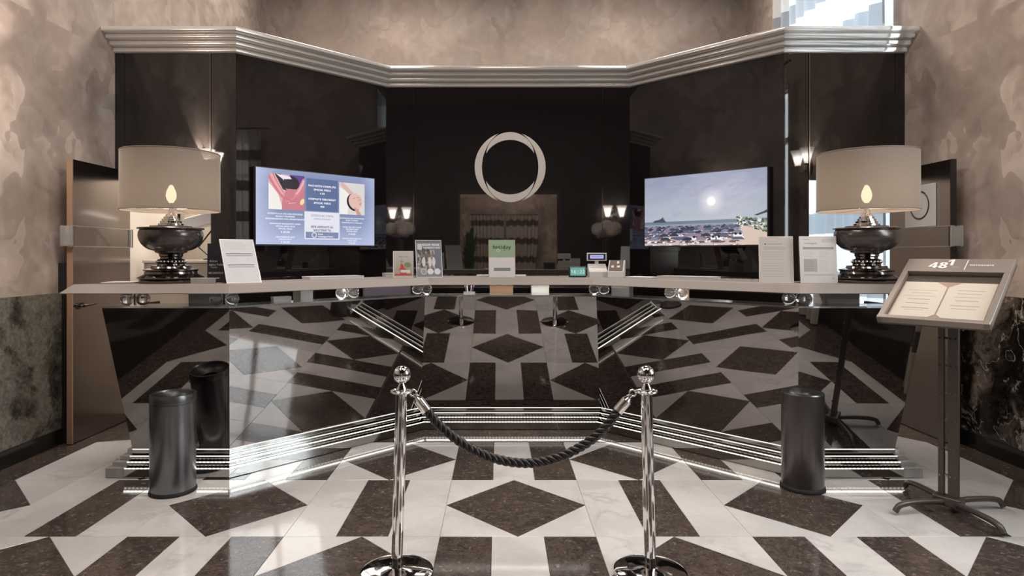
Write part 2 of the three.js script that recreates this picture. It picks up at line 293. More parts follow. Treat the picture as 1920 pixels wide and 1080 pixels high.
// window frames, panes and the curtain that hangs before each
function windowIn(name, [z0, z1, y0, y1], bars) {
  const w = struct(name), f = 0.07, X = XW + 0.12;
  part('window_frame', [bx(0.1, y1 - y0, f, X, (y0 + y1) / 2, z0 + f / 2), bx(0.1, y1 - y0, f, X, (y0 + y1) / 2, z1 - f / 2), bx(0.1, f, z1 - z0 - 2 * f, X, y0 + f / 2, (z0 + z1) / 2), bx(0.1, f, z1 - z0 - 2 * f, X, y1 - f / 2, (z0 + z1) / 2)], M.card, w);
  part('mullion', bx(0.08, y1 - y0 - 2 * f, 0.06, X, (y0 + y1) / 2, (z0 + z1) / 2), M.card, w);
  for (const y of bars) part('transom_bar', bx(0.08, 0.06, z1 - z0 - 2 * f, X, y, (z0 + z1) / 2), M.card, w);
  for (const k of [0, 1]) part('window_pane', bx(0.006, y1 - y0 - 2 * f, (z1 - z0) / 2 - f - 0.03, X, (y0 + y1) / 2, z0 + (z1 - z0) * (0.25 + 0.5 * k)), M.pane, w);
}
windowIn('window_1', W1, [3.1]);
windowIn('window_2', W2, [2.9]);
areaLight('window_daylight', new THREE.Color(0.9, 0.95, 1), L.doorDay, 1.9, 2.3, [XW + 0.3, 2.4, (W2[0] + W2[1]) / 2], [0, 1.2, (W2[0] + W2[1]) / 2 - 0.8]);
areaLight('window_daylight', new THREE.Color(0.84, 0.92, 1), L.officeDay, 1.8, 4.1, [XW + 0.3, 2.5, (W1[0] + W1[1]) / 2], [0, 2.2, (W1[0] + W1[1]) / 2]);

// ---------- the black screen behind the desk ----------
const SB = bay(2.405, -5.46, 1.29, -6.575), SH = 3.214, OPX0 = 2.63, OPX1 = 3.385, OPH = 2.1;
const screenWall = struct('wall_screen');
const angledGeo = [SB.run(1, rect(-0.06, 0, 0.002, SH)), SB.run(3, rect(-0.06, 0, 0.002, SH))];
part('angled_panel', angledGeo[0], M.blackGlassAngled, screenWall); part('angled_panel', angledGeo[1], M.blackGlassAngled, screenWall);
const gap = 0.0025, zc = -6.575 - 0.03, zo = -5.46 - 0.03;
for (const [a, b] of [[-1.315, -1.0], [-1.0, 1.0], [1.0, 1.315]]) part('centre_panel', bx(b - a - gap, SH, 0.06, (a + b) / 2, SH / 2 + 0.002, zc, 0.002), M.smokedMirror, screenWall);
for (const s of [-1, 1]) {
  part('outer_panel', bx(OPX0 - 2.405 - gap, SH, 0.06, s * (OPX0 + 2.405) / 2, SH / 2 + 0.002, zo, 0.002), M.blackGlass, screenWall);
  part('transom_panel', bx(OPX1 - OPX0 - gap, SH - OPH, 0.06, s * (OPX0 + OPX1) / 2, (SH + OPH) / 2, zo, 0.002), M.blackGlass, screenWall);
  part('jamb_panel', bx(XW - OPX1 - 0.003, SH, 0.06, s * (OPX1 + XW) / 2, SH / 2 + 0.002, zo, 0.002), M.blackGlass, screenWall);
  part('edge_strip', bx(0.007, SH - OPH, 0.012, s * OPX0, (SH + OPH) / 2, -5.458), M.pewter, screenWall);
  part('edge_strip', bx(0.006, SH, 0.014, s * 1.0, SH / 2, -6.573), M.pewter, screenWall);
}
// cornice of four stepped acrylic rails on top of the screen
const cornice = struct('trim_1');
const bull = (d0, d1, y0, y1, r) => { const p = [[d0, y0]]; for (let k = 0; k <= 6; k++) { const a = -Math.PI / 2 + k / 6 * Math.PI; p.push([d1 - r + Math.cos(a) * r, k < 3 ? y0 + r + Math.sin(a) * r : k > 3 ? y1 - r + Math.sin(a) * r : (y0 + y1) / 2]); } p.push([d0, y1]); return p; };
const cEnd = () => XW - 0.004;
const cSteps = [[0.035, SH + 0.003, SH + 0.046], [0.088, SH + 0.047, SH + 0.088], [0.142, SH + 0.089, SH + 0.129], [0.2, SH + 0.13, SH + 0.172]];
for (let i = 0; i < 5; i++) cSteps.forEach(([d, y0, y1], k) => {
  part('rail', toCreasedNormals(SB.run(i, bull(-0.05, d, y0, y1, 0.014), cEnd), 0.7), i === 4 ? M.acrylicMilky : M.cornice ?? (M.cornice = mk({ color: lin(0.72, 0.68, 0.64), metalness: 0.4, roughness: 0.13 })), cornice);
});

// ---------- emblem on the centre panel ----------
{
  const u = 0.375 / 425, e = thing('wall_emblem', 'large pale ring emblem of four crescents on the black centre panel', 'emblem', [0.0226, 2.37, -6.573]);
  const arc = (cx, cy, r, a0, a1, n = 28) => Array.from({ length: n + 1 }, (_, i) => { const a = a0 + (a1 - a0) * i / n; return new THREE.Vector2((cx + r * Math.cos(a)) * u, (cy + r * Math.sin(a)) * u); });
  const ext = (pts) => new THREE.ExtrudeGeometry(new THREE.Shape(pts), { depth: 0.012, bevelEnabled: false });
  const th = Math.atan2(400, -145), ti = Math.atan2(400, -145 - 173);
  for (const s of [1, -1]) {
    const left = [...arc(0, 0, 425, th, 2 * Math.PI - th), ...arc(173, 0, 511, 2 * Math.PI - ti, ti).slice(1, -1)];
    part('crescent', ext(left.map((p) => new THREE.Vector2(p.x * s, p.y))), M.emblem, e);
    const a0 = 0.1258, a1 = 0.5525;
    const top = [...arc(0, 130, 290, a0, Math.PI - a0), ...arc(0, -11, 338, Math.PI - a1, a1).slice(1, -1)];
    part('crescent', ext(top.map((p) => new THREE.Vector2(p.x, p.y * s))), M.emblem, e);
  }
}

// ---------- doors: two black leaves folded back against the side walls ----------
function door(name, s) {
  const d = struct(name); d.position.set(s * 3.355, 0, -5.09);
  const len = 0.735;
  part('leaf', bx(0.04, 2.165, len, 0, 1.0885, 0, 0.002), M.bronzeMirror, d);
  part('leaf_edge', bx(0.041, 2.165, 0.012, 0, 1.0885, len / 2 + 0.003), s < 0 ? M.kraft : M.blackSatin, d);
  const y = 1.585;
  for (const k of [-1, 1]) part('push_plate', bx(0.022, 0.15, len + 0.05, k * 0.033, y, 0.02, 0.004), M.acrylic, d, 'clear acrylic push plate');
  for (const k of [-1, 1]) part('plate_edge', [bx(0.022, 0.006, len + 0.05, k * 0.033, y + 0.078, 0.02), bx(0.022, 0.006, len + 0.05, k * 0.033, y - 0.078, 0.02), bx(0.024, 0.15, 0.012, k * 0.033, y, -len / 2 + 0.03)], M.acrylicMilky, d, 'frosted plate edge');
  part('push_plate_end', bx(0.09, 0.15, 0.02, 0, y, len / 2 + 0.04, 0.003), M.acrylicMilky, d);
  part('hinge', [0.3, 1.1, 1.9].map((h) => cyl([-s * 0.02, h - 0.05, -len / 2 - 0.008], [-s * 0.02, h + 0.05, -len / 2 - 0.008], 0.008)), M.pewter, d);
  const h = part('lever_handle', [cyl([-s * 0.02, 1.05, len / 2 - 0.06], [-s * 0.03, 1.05, len / 2 - 0.06], 0.026), cyl([-s * 0.02, 1.05, len / 2 - 0.06], [-s * 0.065, 1.05, len / 2 - 0.06], 0.01), tube([[-s * 0.065, 1.05, len / 2 - 0.06], [-s * 0.07, 1.052, len / 2 - 0.1], [-s * 0.07, 1.06, len / 2 - 0.19]], 0.0095, 16)], M.pewter, d);
  return d;
}
door('door_1', -1); door('door_2', 1);

// ---------- reception counter ----------
const CB = bay(1.874, -4.10, 0.753, -5.22), EX = 2.516;
const counter = thing('reception_counter', 'black mirrored reception counter with stepped lit acrylic plinth', 'counter', [0, 0, 0]);
const PT = 1.101, PLEAN = 0.1225, PB = 0.165, dAt = (y) => (y - PB) / (PT - PB) * PLEAN;
for (let i = 0; i < 5; i++) {
  const prof = [[0, PB], [PLEAN, PT], [PLEAN - 0.02, PT], [-0.02, PB]];
  part('front_panel', CB.run(i, prof, (d) => EX + d), M.blackMirror, counter);
}
for (const s of [-1, 1]) {                                    // splayed end panels and the closed back of the outer cupboards
  const a = [s * EX, PB, -4.12], b = [s * (EX + PLEAN), PT, -4.02], c = [s * (EX + PLEAN), PT, -4.62], d = [s * EX, PB, -4.62], o = (p) => [p[0] - s * 0.02, p[1], p[2]];
  const q = [a, b, c, d], r = q.map(o), t = [[q[0], q[1], q[2]], [q[0], q[2], q[3]], [r[0], r[2], r[1]], [r[0], r[3], r[2]]];
  for (let k = 0; k < 4; k++) { const m = (k + 1) % 4; t.push([q[k], r[k], r[m]], [q[k], r[m], q[m]]); }
  part('end_panel', solid(t), M.blackSatin, counter);
}
for (let i = 0; i < 5; i++) part('carcass', CB.run(i, [[-0.5, 0.003], [-0.03, 0.003], [-0.03, 0.17], [0.06, 1.0], [-0.5, 1.0]], () => EX - 0.03), M.blackMatte, counter);
// plinth steps (front d, bottom, top) and the strips of light between them
const pSteps = [[0.09, 0.004, 0.066], [0.06, 0.068, 0.098], [0.03, 0.1, 0.127], [0.0, 0.129, 0.163]];
for (let i = 0; i < 5; i++) pSteps.forEach(([d, y0, y1], k) => {
  part('plinth_step', CB.run(i, [[-0.03, y0], [d, y0], [d, y1 - 0.007], [d - 0.004, y1 - 0.0065], [d - 0.004, y1], [-0.03, y1]], () => EX), M.polished, counter);
  part('light_strip', CB.run(i, rect(d - 0.0035, d - 0.0005, y1 - 0.0062, y1 + 0.0002), () => EX), k === 1 || k === 0 ? M.led : M.ledPlain, counter);
});
for (const s of [-1, 1]) pSteps.forEach(([d, y0, y1]) => part('plinth_end_block', bx(d + 0.032, y1 - y0, 0.2, s * (EX + (d + 0.034) / 2), (y0 + y1) / 2, -4.1 + d - 0.1, 0.003), M.acrylicMilky, counter, 'clear acrylic end block'));
for (let i = 0; i < 5; i++) {                                 // the light that the strips give
  const p = CB.pt(i, 0.115, EX), q = CB.pt(i + 1, 0.115, EX), len = Math.hypot(q[0] - p[0], q[1] - p[1]), m = [(p[0] + q[0]) / 2, 0.075, (p[1] + q[1]) / 2], n = [[0, 1], [0.7071, 0.7071], [0, 1], [-0.7071, 0.7071], [0, 1]][i];
  areaLight('light_strip_glow', LEDC, L.led, len - 0.02, 0.012, m, [m[0] + n[0], m[1] - 0.3, m[2] + n[1]]);
}
// glass ledge on the panel heads, crystal ball stand-offs that carry the top
const ledgeBar = mk({ color: lin(0.75, 0.76, 0.76), metalness: 0.8, roughness: 0.12 });
for (let i = 0; i < 5; i++) part('glass_ledge', CB.run(i, rect(-0.1, PLEAN + 0.004, PT + 0.001, PT + 0.013), (d) => EX + PLEAN), i === 0 || i === 4 ? M.acrylicMilky : ledgeBar, counter);
const CTB = 1.2, CTT = 1.258;
const standoffs = [];
{ const y = (PT + 0.013 + CTB) / 2, rB = (CTB - PT - 0.013) / 2 - 0.001, o0 = 0.06;
  const P = (i, t) => { const a = CB.pt(i, o0, EX), b = CB.pt(i + 1, o0, EX); return [lerp(a[0], b[0], t), lerp(a[1], b[1], t)]; };
  for (const [i, t] of [[0, 0.08], [0, 0.95], [1, 0.55], [1, 0.995], [3, 0.005], [3, 0.45], [3, 0.995]]) {
    const [x, z] = P(i, t), dx = [1, 0.7071, 1, 0.7071, 1][i], dz = [0, -0.7071, 0, 0.7071, 0][i];
    part('crystal_ball', mergeGeometries([-1, 1].map((k) => sphere(rB, x + k * dx * 0.052, y, z + k * dz * 0.052, 28, 18))), M.crystal, counter, 'pair of crystal balls under the counter top');
    part('standoff_post', bx(0.012, 2 * rB, 0.012, x, y, z), M.chrome, counter);
  }
}
// inner desk behind the panels
for (const i of [1, 2, 3]) part('inner_desk', CB.run(i, rect(-0.75, -0.02, 1.03, 1.06)), M.blackSatin, counter);

// counter top: one mitred slab per run, with splayed edges
const top = thing('counter_top', 'long taupe stone counter top with splayed edges running over the black counter', 'counter top', [0, 0, 0]);
for (let i = 0; i < 5; i++) part('top_slab', CB.run(i, [[-0.28, CTB + 0.004], [0.244, CTB], [0.25, CTB + 0.004], [0.196, CTT - 0.002], [0.192, CTT], [-0.28, CTT]], (d) => 2.575 + d), M.counterTop, top);

// work lights under the counter top, over the inner desk
for (const i of [1, 2, 3]) {
  const p = CB.pt(i, -0.03, 0), q = CB.pt(i + 1, -0.03, 0), len = Math.hypot(q[0] - p[0], q[1] - p[1]) - 0.1, m = [(p[0] + q[0]) / 2, CTB - 0.006, (p[1] + q[1]) / 2];
  part('work_light', CB.run(i, rect(-0.045, -0.015, CTB - 0.002, CTB + 0.003)), M.ledPlain, top);
  const l = areaLight('work_light_glow', LEDC, 7, len, 0.03, m, [m[0], 0, m[2] - 0.02]); l.rotation.set(-Math.PI / 2, 0, [0, Math.PI * -0.25, 0, Math.PI * 0.25][i]);
}

// ---------- televisions on the angled panels ----------
function television(s, tex, label, cx, cy, cz) {
  const t = thing('television', label, 'television', [cx, cy, cz], -s * Math.PI / 4);
  const W = 1.256, H = 0.707;
  part('frame', bx(W, H, 0.045, 0, 0, -0.024, 0.004), M.blackSatin, t);
  part('bezel', [bx(W, 0.008, 0.004, 0, H / 2 - 0.004, 0.0), bx(W, 0.012, 0.004, 0, -H / 2 + 0.006, 0.0), bx(0.008, H, 0.004, -W / 2 + 0.004, 0, 0.0), bx(0.008, H, 0.004, W / 2 - 0.004, 0, 0.0)], M.blackSatin, t);
  const g = new THREE.PlaneGeometry(W - 0.016, H - 0.02); g.translate(0, 0.002, 0.0005);
  part('screen', g, new THREE.MeshStandardMaterial({ color: 0x050505, roughness: 0.25, emissive: 0xffffff, emissiveMap: tex, emissiveIntensity: 1.0 }), t);
  part('wall_bracket', bx(0.4, 0.3, 0.03, 0, 0, -0.058), M.blackMatte, t);
  return t;
}
const txt = (g, s, x, y, px, col, al = 'center', wt = 'bold', font = 'sans-serif') => { g.fillStyle = col; g.textAlign = al; g.textBaseline = 'middle'; g.font = `${wt} ${px}px ${font}`; g.fillText(s, x, y); };
const spaText = canvasTex(1280, 720, (g, W, H) => {
  const bg = g.createLinearGradient(0, 0, 0, H); bg.addColorStop(0, '#8d99bd'); bg.addColorStop(0.3, '#6f7fa6'); bg.addColorStop(0.65, '#8391b3'); bg.addColorStop(1, '#b4bde0'); g.fillStyle = bg; g.fillRect(0, 0, W, H);
  const sd = g.createLinearGradient(0, 0, W, 0); sd.addColorStop(0, 'rgba(190,198,228,.75)'); sd.addColorStop(0.18, 'rgba(190,198,228,0)'); sd.addColorStop(0.86, 'rgba(190,198,228,0)'); sd.addColorStop(1, 'rgba(190,198,228,.7)'); g.fillStyle = sd; g.fillRect(0, 0, W, H);
  // massage picture
  g.save(); g.beginPath(); g.rect(120, 45, 360, 340); g.clip(); g.fillStyle = '#d9a7a6'; g.fillRect(120, 45, 360, 340);
  g.fillStyle = '#ece9e4'; g.beginPath(); g.moveTo(120, 130); g.lineTo(215, 240); g.lineTo(262, 385); g.lineTo(120, 385); g.fill();
  g.fillStyle = '#5c3f8e'; g.fillRect(330, 45, 150, 110); g.fillStyle = '#181223'; g.beginPath(); g.ellipse(345, 125, 82, 70, 0.2, 0, 7); g.fill(); g.beginPath(); g.moveTo(180, 45); g.lineTo(262, 190); g.lineTo(300, 200); g.lineTo(240, 45); g.fill();
  g.fillStyle = '#e9e4ef'; g.beginPath(); g.moveTo(190, 45); g.quadraticCurveTo(300, 60, 330, 60); g.lineTo(350, 85); g.lineTo(260, 92); g.fill();
  g.fillStyle = '#c97984'; g.beginPath(); g.moveTo(250, 385); g.quadraticCurveTo(250, 210, 320, 180); g.quadraticCurveTo(430, 190, 480, 150); g.lineTo(480, 385); g.fill();
  const limb = (pts, w0, w1, c) => { g.fillStyle = c; for (let k = 0; k <= 40; k++) { const t = k / 40, q = (i) => (1 - t) ** 2 * pts[0][i] + 2 * t * (1 - t) * pts[1][i] + t * t * pts[2][i]; g.beginPath(); g.arc(q(0), q(1), lerp(w0, w1, t), 0, 7); g.fill(); } };
  limb([[135, 50], [190, 160], [262, 250]], 34, 25, '#cf7380'); limb([[141, 48], [196, 156], [268, 246]], 14, 10, '#e0a3a6'); limb([[480, 100], [440, 190], [392, 240]], 30, 24, '#d07f88'); limb([[474, 96], [434, 186], [388, 238]], 11, 9, '#e6b0b0');
  for (let k = 0; k < 5; k++) { limb([[258 + k * 5, 250 + k * 4], [290 + k * 9, 275 + k * 4], [312 + k * 17, 318 - k * 3]], 9, 6, k % 2 ? '#d98d94' : '#c96d79'); limb([[398 - k * 6, 236 + k * 3], [372 - k * 10, 262 + k * 4], [350 - k * 18, 300 + k * 2]], 9, 6, k % 2 ? '#df9aa0' : '#cd7781'); }
  g.fillStyle = '#f4eef0'; for (let k = 0; k < 5; k++) { g.beginPath(); g.ellipse(322 + k * 15, 322 - k * 2, 4, 3, 0, 0, 7); g.fill(); }
  g.fillStyle = '#f3dba0'; g.beginPath(); g.ellipse(458, 300, 20, 34, 0.5, 0, 7); g.fill(); g.restore();
  // facial picture
  g.save(); g.beginPath(); g.rect(860, 70, 300, 330); g.clip(); g.fillStyle = '#dad6d4'; g.fillRect(860, 70, 300, 330);
  g.fillStyle = '#efedea'; g.beginPath(); g.moveTo(860, 120); g.lineTo(980, 180); g.lineTo(960, 400); g.lineTo(860, 400); g.fill();
  g.strokeStyle = '#d7b6ac'; g.lineWidth = 46; g.lineCap = 'round'; g.beginPath(); g.moveTo(895, 90); g.lineTo(1000, 180); g.stroke();
  g.fillStyle = '#2a2426'; g.beginPath(); g.ellipse(1030, 270, 78, 92, -0.5, 0, 7); g.fill(); g.fillStyle = '#e2bcb0'; g.beginPath(); g.ellipse(1050, 258, 78, 88, -0.5, 0, 7); g.fill();
  g.fillStyle = '#cf9990'; g.beginPath(); g.moveTo(1030, 320); g.quadraticCurveTo(1090, 330, 1120, 400); g.lineTo(1070, 400); g.fill(); g.fillStyle = '#c27f7a'; g.beginPath(); g.ellipse(1108, 282, 14, 7, -0.9, 0, 7); g.fill(); g.fillStyle = '#d9a99d'; g.beginPath(); g.ellipse(1100, 240, 22, 12, -0.6, 0, 7); g.fill();
  g.strokeStyle = '#8a6a62'; g.lineWidth = 4; for (const [x, y] of [[1032, 215], [1078, 205]]) { g.beginPath(); g.arc(x, y, 13, 0.3, 2.6); g.stroke(); } g.restore();
  g.fillStyle = '#5e6f98'; g.fillRect(500, 60, 345, 320);
  [['PACCHETTO COMPLETO', 130, 27], ['SPECIAL PRICE', 168, 27], ['€ 90', 204, 27], ['COMPLETE TREATMENT', 262, 27], ['SPECIAL PRICE', 300, 27], ['€90', 336, 27]].forEach(([s, y, p]) => txt(g, s, 672, y, p, '#fff'));
  g.fillStyle = '#e4e4f0'; g.fillRect(480, 390, 385, 275); g.fillStyle = '#7f8caf'; g.fillRect(494, 592, 357, 62);
  [['OFFERTA NO STRESS', 428, 27], ['EXPRESS TREATMENT', 460, 20]].forEach(([s, y, p]) => txt(g, s, 672, y, p, '#6d7389', 'center', 'normal'));
  [['BEN ARRIVATI AL', 540, 30], ['WELCOME TO', 574, 30]].forEach(([s, y, p]) => txt(g, s, 672, y, p, '#4d5268'));
  g.strokeStyle = '#fff'; g.lineWidth = 6; g.beginPath(); g.arc(585, 623, 24, 0, 7); g.stroke(); txt(g, 'Roma', 625, 612, 20, '#fff', 'left'); txt(g, 'Campagna Palace', 625, 636, 20, '#fff', 'left');
  [['ACCESSO ALLA SPA CON PERCORSO', 425, 21], ['RELAX E TISANERIA', 450, 21], ['IDROMASSAGGIO CON CROMOTERAPIA', 475, 21], ['MASSAGGIO RILASSANTE CORPO', 520, 20], ['SPECIAL BODY PACK', 545, 20], ['SPECIAL PRICE', 568, 20], ['€ 40,00', 600, 27], ['TRATTAMENTO VISO', 648, 20], ['SPECIAL PRICE', 670, 18], ['€ 25,00', 698, 26]].forEach(([s, y, p]) => txt(g, s, 285, y, p, '#f3f4fb'));
  [['ACCESSO ALLA SPA CON PERCORSO', 440, 17], ['RELAX E TISANERIA', 462, 16], ['CROMOTERAPIA IN OMAGGIO', 486, 17], ['FACIAL AND BODY SCRUB', 530, 18], ['TREATMENT WITH', 552, 18], ['SPECIAL PRICE', 574, 18], ['€ 43,00', 604, 25], ['MASSAGE BODY AND FACE', 650, 18], ['SPECIAL PRICE', 672, 16], ['€ 52,00', 698, 24]].forEach(([s, y, p]) => txt(g, s, 1010, y, p, '#f3f4fb'));
});
seed = 55;
const beachTex = canvasTex(1280, 720, (g, W, H) => {
  const sky = g.createLinearGradient(0, 0, 0, 470); sky.addColorStop(0, '#8f98b2'); sky.addColorStop(0.5, '#a5acbc'); sky.addColorStop(1, '#b3bbc5'); g.fillStyle = sky; g.fillRect(0, 0, W, 480);
  for (let i = 0; i < 90; i++) { const x = rnd(0, W), y = rnd(0, 400), c = rnd() < 0.5 ? '205,208,216' : '128,138,164'; g.fillStyle = `rgba(${c},.06)`; g.beginPath(); g.ellipse(x, y, rnd(60, 260), rnd(14, 60), rnd(-0.5, 0.3), 0, 7); g.fill(); }
  const sun = g.createRadialGradient(740, 285, 6, 740, 285, 150); sun.addColorStop(0, '#fff'); sun.addColorStop(0.2, '#fff'); sun.addColorStop(0.32, 'rgba(238,232,236,.6)'); sun.addColorStop(1, 'rgba(225,225,235,0)'); g.fillStyle = sun; g.fillRect(560, 120, 380, 340);
  g.fillStyle = '#6d7d90'; g.fillRect(0, 470, W, 42); g.fillStyle = '#8997a8'; g.fillRect(0, 500, W, 24);
  g.fillStyle = '#3e4655'; g.beginPath(); g.moveTo(90, 476); g.lineTo(120, 455); g.lineTo(170, 448); g.lineTo(205, 432); g.lineTo(212, 415); g.lineTo(222, 440); g.lineTo(255, 478); g.fill();
  const sand = g.createLinearGradient(0, 510, 0, H); sand.addColorStop(0, '#a59ca4'); sand.addColorStop(1, '#d3c2bf'); g.fillStyle = sand; g.fillRect(0, 515, W, 205);
  g.fillStyle = '#d8c1b4'; g.beginPath(); g.moveTo(960, 505); g.lineTo(1280, 600); g.lineTo(1280, 720); g.lineTo(900, 720); g.lineTo(1060, 610); g.fill();
  for (let r = 0; r < 7; r++) for (let i = 0; i < 26 - r * 2; i++) {
    const y = 520 + r * r * 3.4 + rnd(-4, 4), sc = 0.6 + r * 0.22, x = (i + rnd(0, 0.6)) / (26 - r * 2) * (1010 + r * 8) + 6; if (r > 4 && rnd() < 0.45) continue;
    g.fillStyle = ['#39435a', '#55607a', '#7d7f97', '#8d7f92', '#2d3548'][Math.floor(rnd(0, 5))]; g.beginPath(); g.moveTo(x - 34 * sc, y + 14 * sc); g.quadraticCurveTo(x, y - 24 * sc, x + 34 * sc, y + 14 * sc); g.fill();
    g.fillStyle = 'rgba(90,58,66,.75)'; g.beginPath(); g.ellipse(x - 20 * sc, y + 46 * sc, 32 * sc, 7 * sc, 0, 0, 7); g.fill();
    g.fillStyle = '#eeeef4'; for (let k = 0; k < 3; k++) g.fillRect(x + rnd(-30, 26) * sc, y + rnd(18, 44) * sc, 15 * sc, 7 * sc); g.fillStyle = '#20242e'; g.fillRect(x - 2, y + 16 * sc, 3, 24 * sc);
  }
  for (const [x, y] of [[560, 640], [760, 640], [820, 640], [985, 615], [1030, 615]]) { g.fillStyle = '#f4f3f6'; g.fillRect(x - 24, y, 48, 26); g.fillStyle = '#22252e'; g.beginPath(); g.arc(x, y - 4, 13, 0, 7); g.fill(); }
  for (let i = 0; i < 150; i++) { const t = rnd(), x = 1000 + t * 280, y = lerp(486, 540, t) + rnd(-34 - t * 26, 34 + t * 30); g.fillStyle = ['#3f5a3c', '#5d7350', '#2c3a2c', '#cfd0cf', '#8d9a80', '#e6e4e2'][Math.floor(rnd(0, 6))]; g.beginPath(); g.ellipse(x, y, rnd(5, 16), rnd(4, 12), 0, 0, 7); g.fill(); }
  g.fillStyle = '#3a4046'; g.beginPath(); g.moveTo(1160, 440); g.lineTo(1240, 412); g.lineTo(1280, 392); g.lineTo(1280, 420); g.lineTo(1190, 446); g.fill();
});
television(-1, spaText, 'wall-mounted television showing a blue spa offer slide with hands and a face', -1.819, 1.881, -5.962);
television(1, beachTex, 'wall-mounted television showing a hazy beach with rows of parasols', 1.8406, 1.877, -5.9404);

// ---------- table lamps on the counter ----------
const lampSpec = { base: [[0.0, 0], [0.186, 0], [0.19, 0.006], [0.19, 0.02], [0.183, 0.026], [0.2, 0.03], [0.203, 0.036], [0.17, 0.052], [0.158, 0.06], [0.156, 0.075], [0.165, 0.083], [0.165, 0.089], [0.125, 0.097], [0.118, 0.108], [0.12, 0.113], [0.085, 0.118], [0.08, 0.128], [0.0, 0.128]],
  neck: [[0.0, 0.128], [0.086, 0.128], [0.09, 0.135], [0.08, 0.142], [0.086, 0.148], [0.08, 0.155], [0.066, 0.16], [0.064, 0.17], [0.072, 0.178], [0.07, 0.188], [0.08, 0.196], [0.0, 0.196]],
  bowl: [[0.0, 0.196], [0.085, 0.196], [0.096, 0.202], [0.098, 0.21], [0.128, 0.218], [0.152, 0.232], [0.175, 0.256], [0.189, 0.283], [0.195, 0.31], [0.193, 0.335], [0.184, 0.352], [0.2, 0.356], [0.202, 0.361], [0.196, 0.365], [0.13, 0.368], [0.126, 0.376], [0.0, 0.378]],
  finial: [[0.0, 0.378], [0.076, 0.378], [0.078, 0.392], [0.066, 0.396], [0.067, 0.408], [0.056, 0.412], [0.056, 0.423], [0.045, 0.427], [0.045, 0.438], [0.034, 0.442], [0.033, 0.453], [0.022, 0.457], [0.018, 0.478], [0.014, 0.49], [0.0, 0.49]] };
function tableLamp(label, x, z) {
  const t = thing('table_lamp', label, 'lamp', [x, CTT, z], 0);
  part('base', toCreasedNormals(lathe(lampSpec.base, 64), 0.6), M.pewter, t); part('neck', toCreasedNormals(lathe(lampSpec.neck), 0.6), M.pewter, t);
  part('bowl', toCreasedNormals(lathe(lampSpec.bowl, 64), 0.7), M.bronze, t); part('finial', toCreasedNormals(lathe(lampSpec.finial), 0.6), M.chrome, t);
  const beads = Array.from({ length: 24 }, (_, k) => sphere(0.008, Math.cos(k / 24 * 6.2832) * 0.086, 0.142, Math.sin(k / 24 * 6.2832) * 0.086, 8, 6)); part('beading', beads, M.chrome, t);
  const sh = part('lamp_shade', new THREE.CylinderGeometry(0.299, 0.3, 0.38, 72, 1, true).translate(0, 0.669, 0), M.shade, t);
  part('shade_rim', [new THREE.TorusGeometry(0.3, 0.0032, 8, 72).rotateX(Math.PI / 2).translate(0, 0.479, 0), new THREE.TorusGeometry(0.299, 0.0032, 8, 72).rotateX(Math.PI / 2).translate(0, 0.859, 0)], M.shadeTrim, sh);
  part('shade_carrier', [0, 1, 2].map((k) => cyl([0, 0.49, 0], [Math.cos(k * 2.094 + 0.4) * 0.299, 0.482, Math.sin(k * 2.094 + 0.4) * 0.299], 0.002, 0.002, 6)), M.chrome, t);
  part('socket', cyl([0, 0.488, 0], [0, 0.53, 0], 0.015), M.chrome, t);
  part('bulb', lathe([[0.0, 0.53], [0.013, 0.532], [0.026, 0.552], [0.033, 0.578], [0.027, 0.61], [0.012, 0.645], [0.0, 0.652]], 24), M.bulb, t);
  pointLight('lamp_bulb_light', WARMER, L.lamp, [0, 0.578, 0], 0.02, t);
  return t;
}
tableLamp('dark bronze urn table lamp with drum shade beside the spa television', -2.278, -4.135);
tableLamp('dark bronze urn table lamp with drum shade next to the ring plaque', 2.35, -4.135);

// ---------- wall sconces ----------
function sconce(label, pos, turn, scale, level, group) {
  const t = thing('wall_sconce', label, 'wall lamp', pos, turn, group); t.scale.setScalar(scale);
  part('back_plate', toCreasedNormals(lathe([[0, 0], [0.06, 0], [0.06, 0.008], [0.045, 0.02], [0, 0.022]], 32), 0.6).rotateX(Math.PI / 2).scale(1, 1.5, 1), M.pewter, t);
  for (const k of [-1, 1]) {
    const a = part('arm', [tube([[0, 0, 0.02], [k * 0.05, -0.05, 0.06], [k * 0.1, -0.04, 0.09], [k * 0.11, 0.02, 0.09]], 0.007, 24), lathe([[0, 0], [0.03, 0.004], [0.034, 0.012], [0.018, 0.02], [0, 0.02]], 24).translate(k * 0.11, 0.02, 0.09)], M.pewter, t);
    part('tulip_glass', lathe(Array.from({ length: 9 }, (_, i) => { const u = i / 8; return [0.03 + 0.03 * u + 0.022 * u * u * u, 0.04 + u * 0.17]; }), 40).translate(k * 0.11, 0, 0.09), M.tulip, t);
    part('bulb', sphere(0.018, k * 0.11, 0.115, 0.09, 16, 12), M.bulbSmall, t);
  }
  const l = pointLight('sconce_light', WARM, level, [0.11, 0.115, 0.09], 0.018, t); pointLight('sconce_light', WARM, level, [-0.11, 0.115, 0.09], 0.018, t);
  return t;
}
sconce('twin tulip glass sconce on the plaster wall by the spa television side', [-XW, 2.42, -3.8], Math.PI / 2, 1, L.sconceLeft);
sconce('twin tulip glass sconce on the plaster wall by the beach television side', [XW, 2.44, -3.8], -Math.PI / 2, 1, L.sconceRight);
sconce('tulip sconce on the black wall behind the camera, beside the blue screen reflection', [-2.75, 2.35, ZF], Math.PI, 1.7, L.sconceRear);
sconce('tulip sconce on the black wall behind the camera, beside the tall palm side', [3.0, 2.4, ZF], Math.PI, 1.7, L.sconceRear);

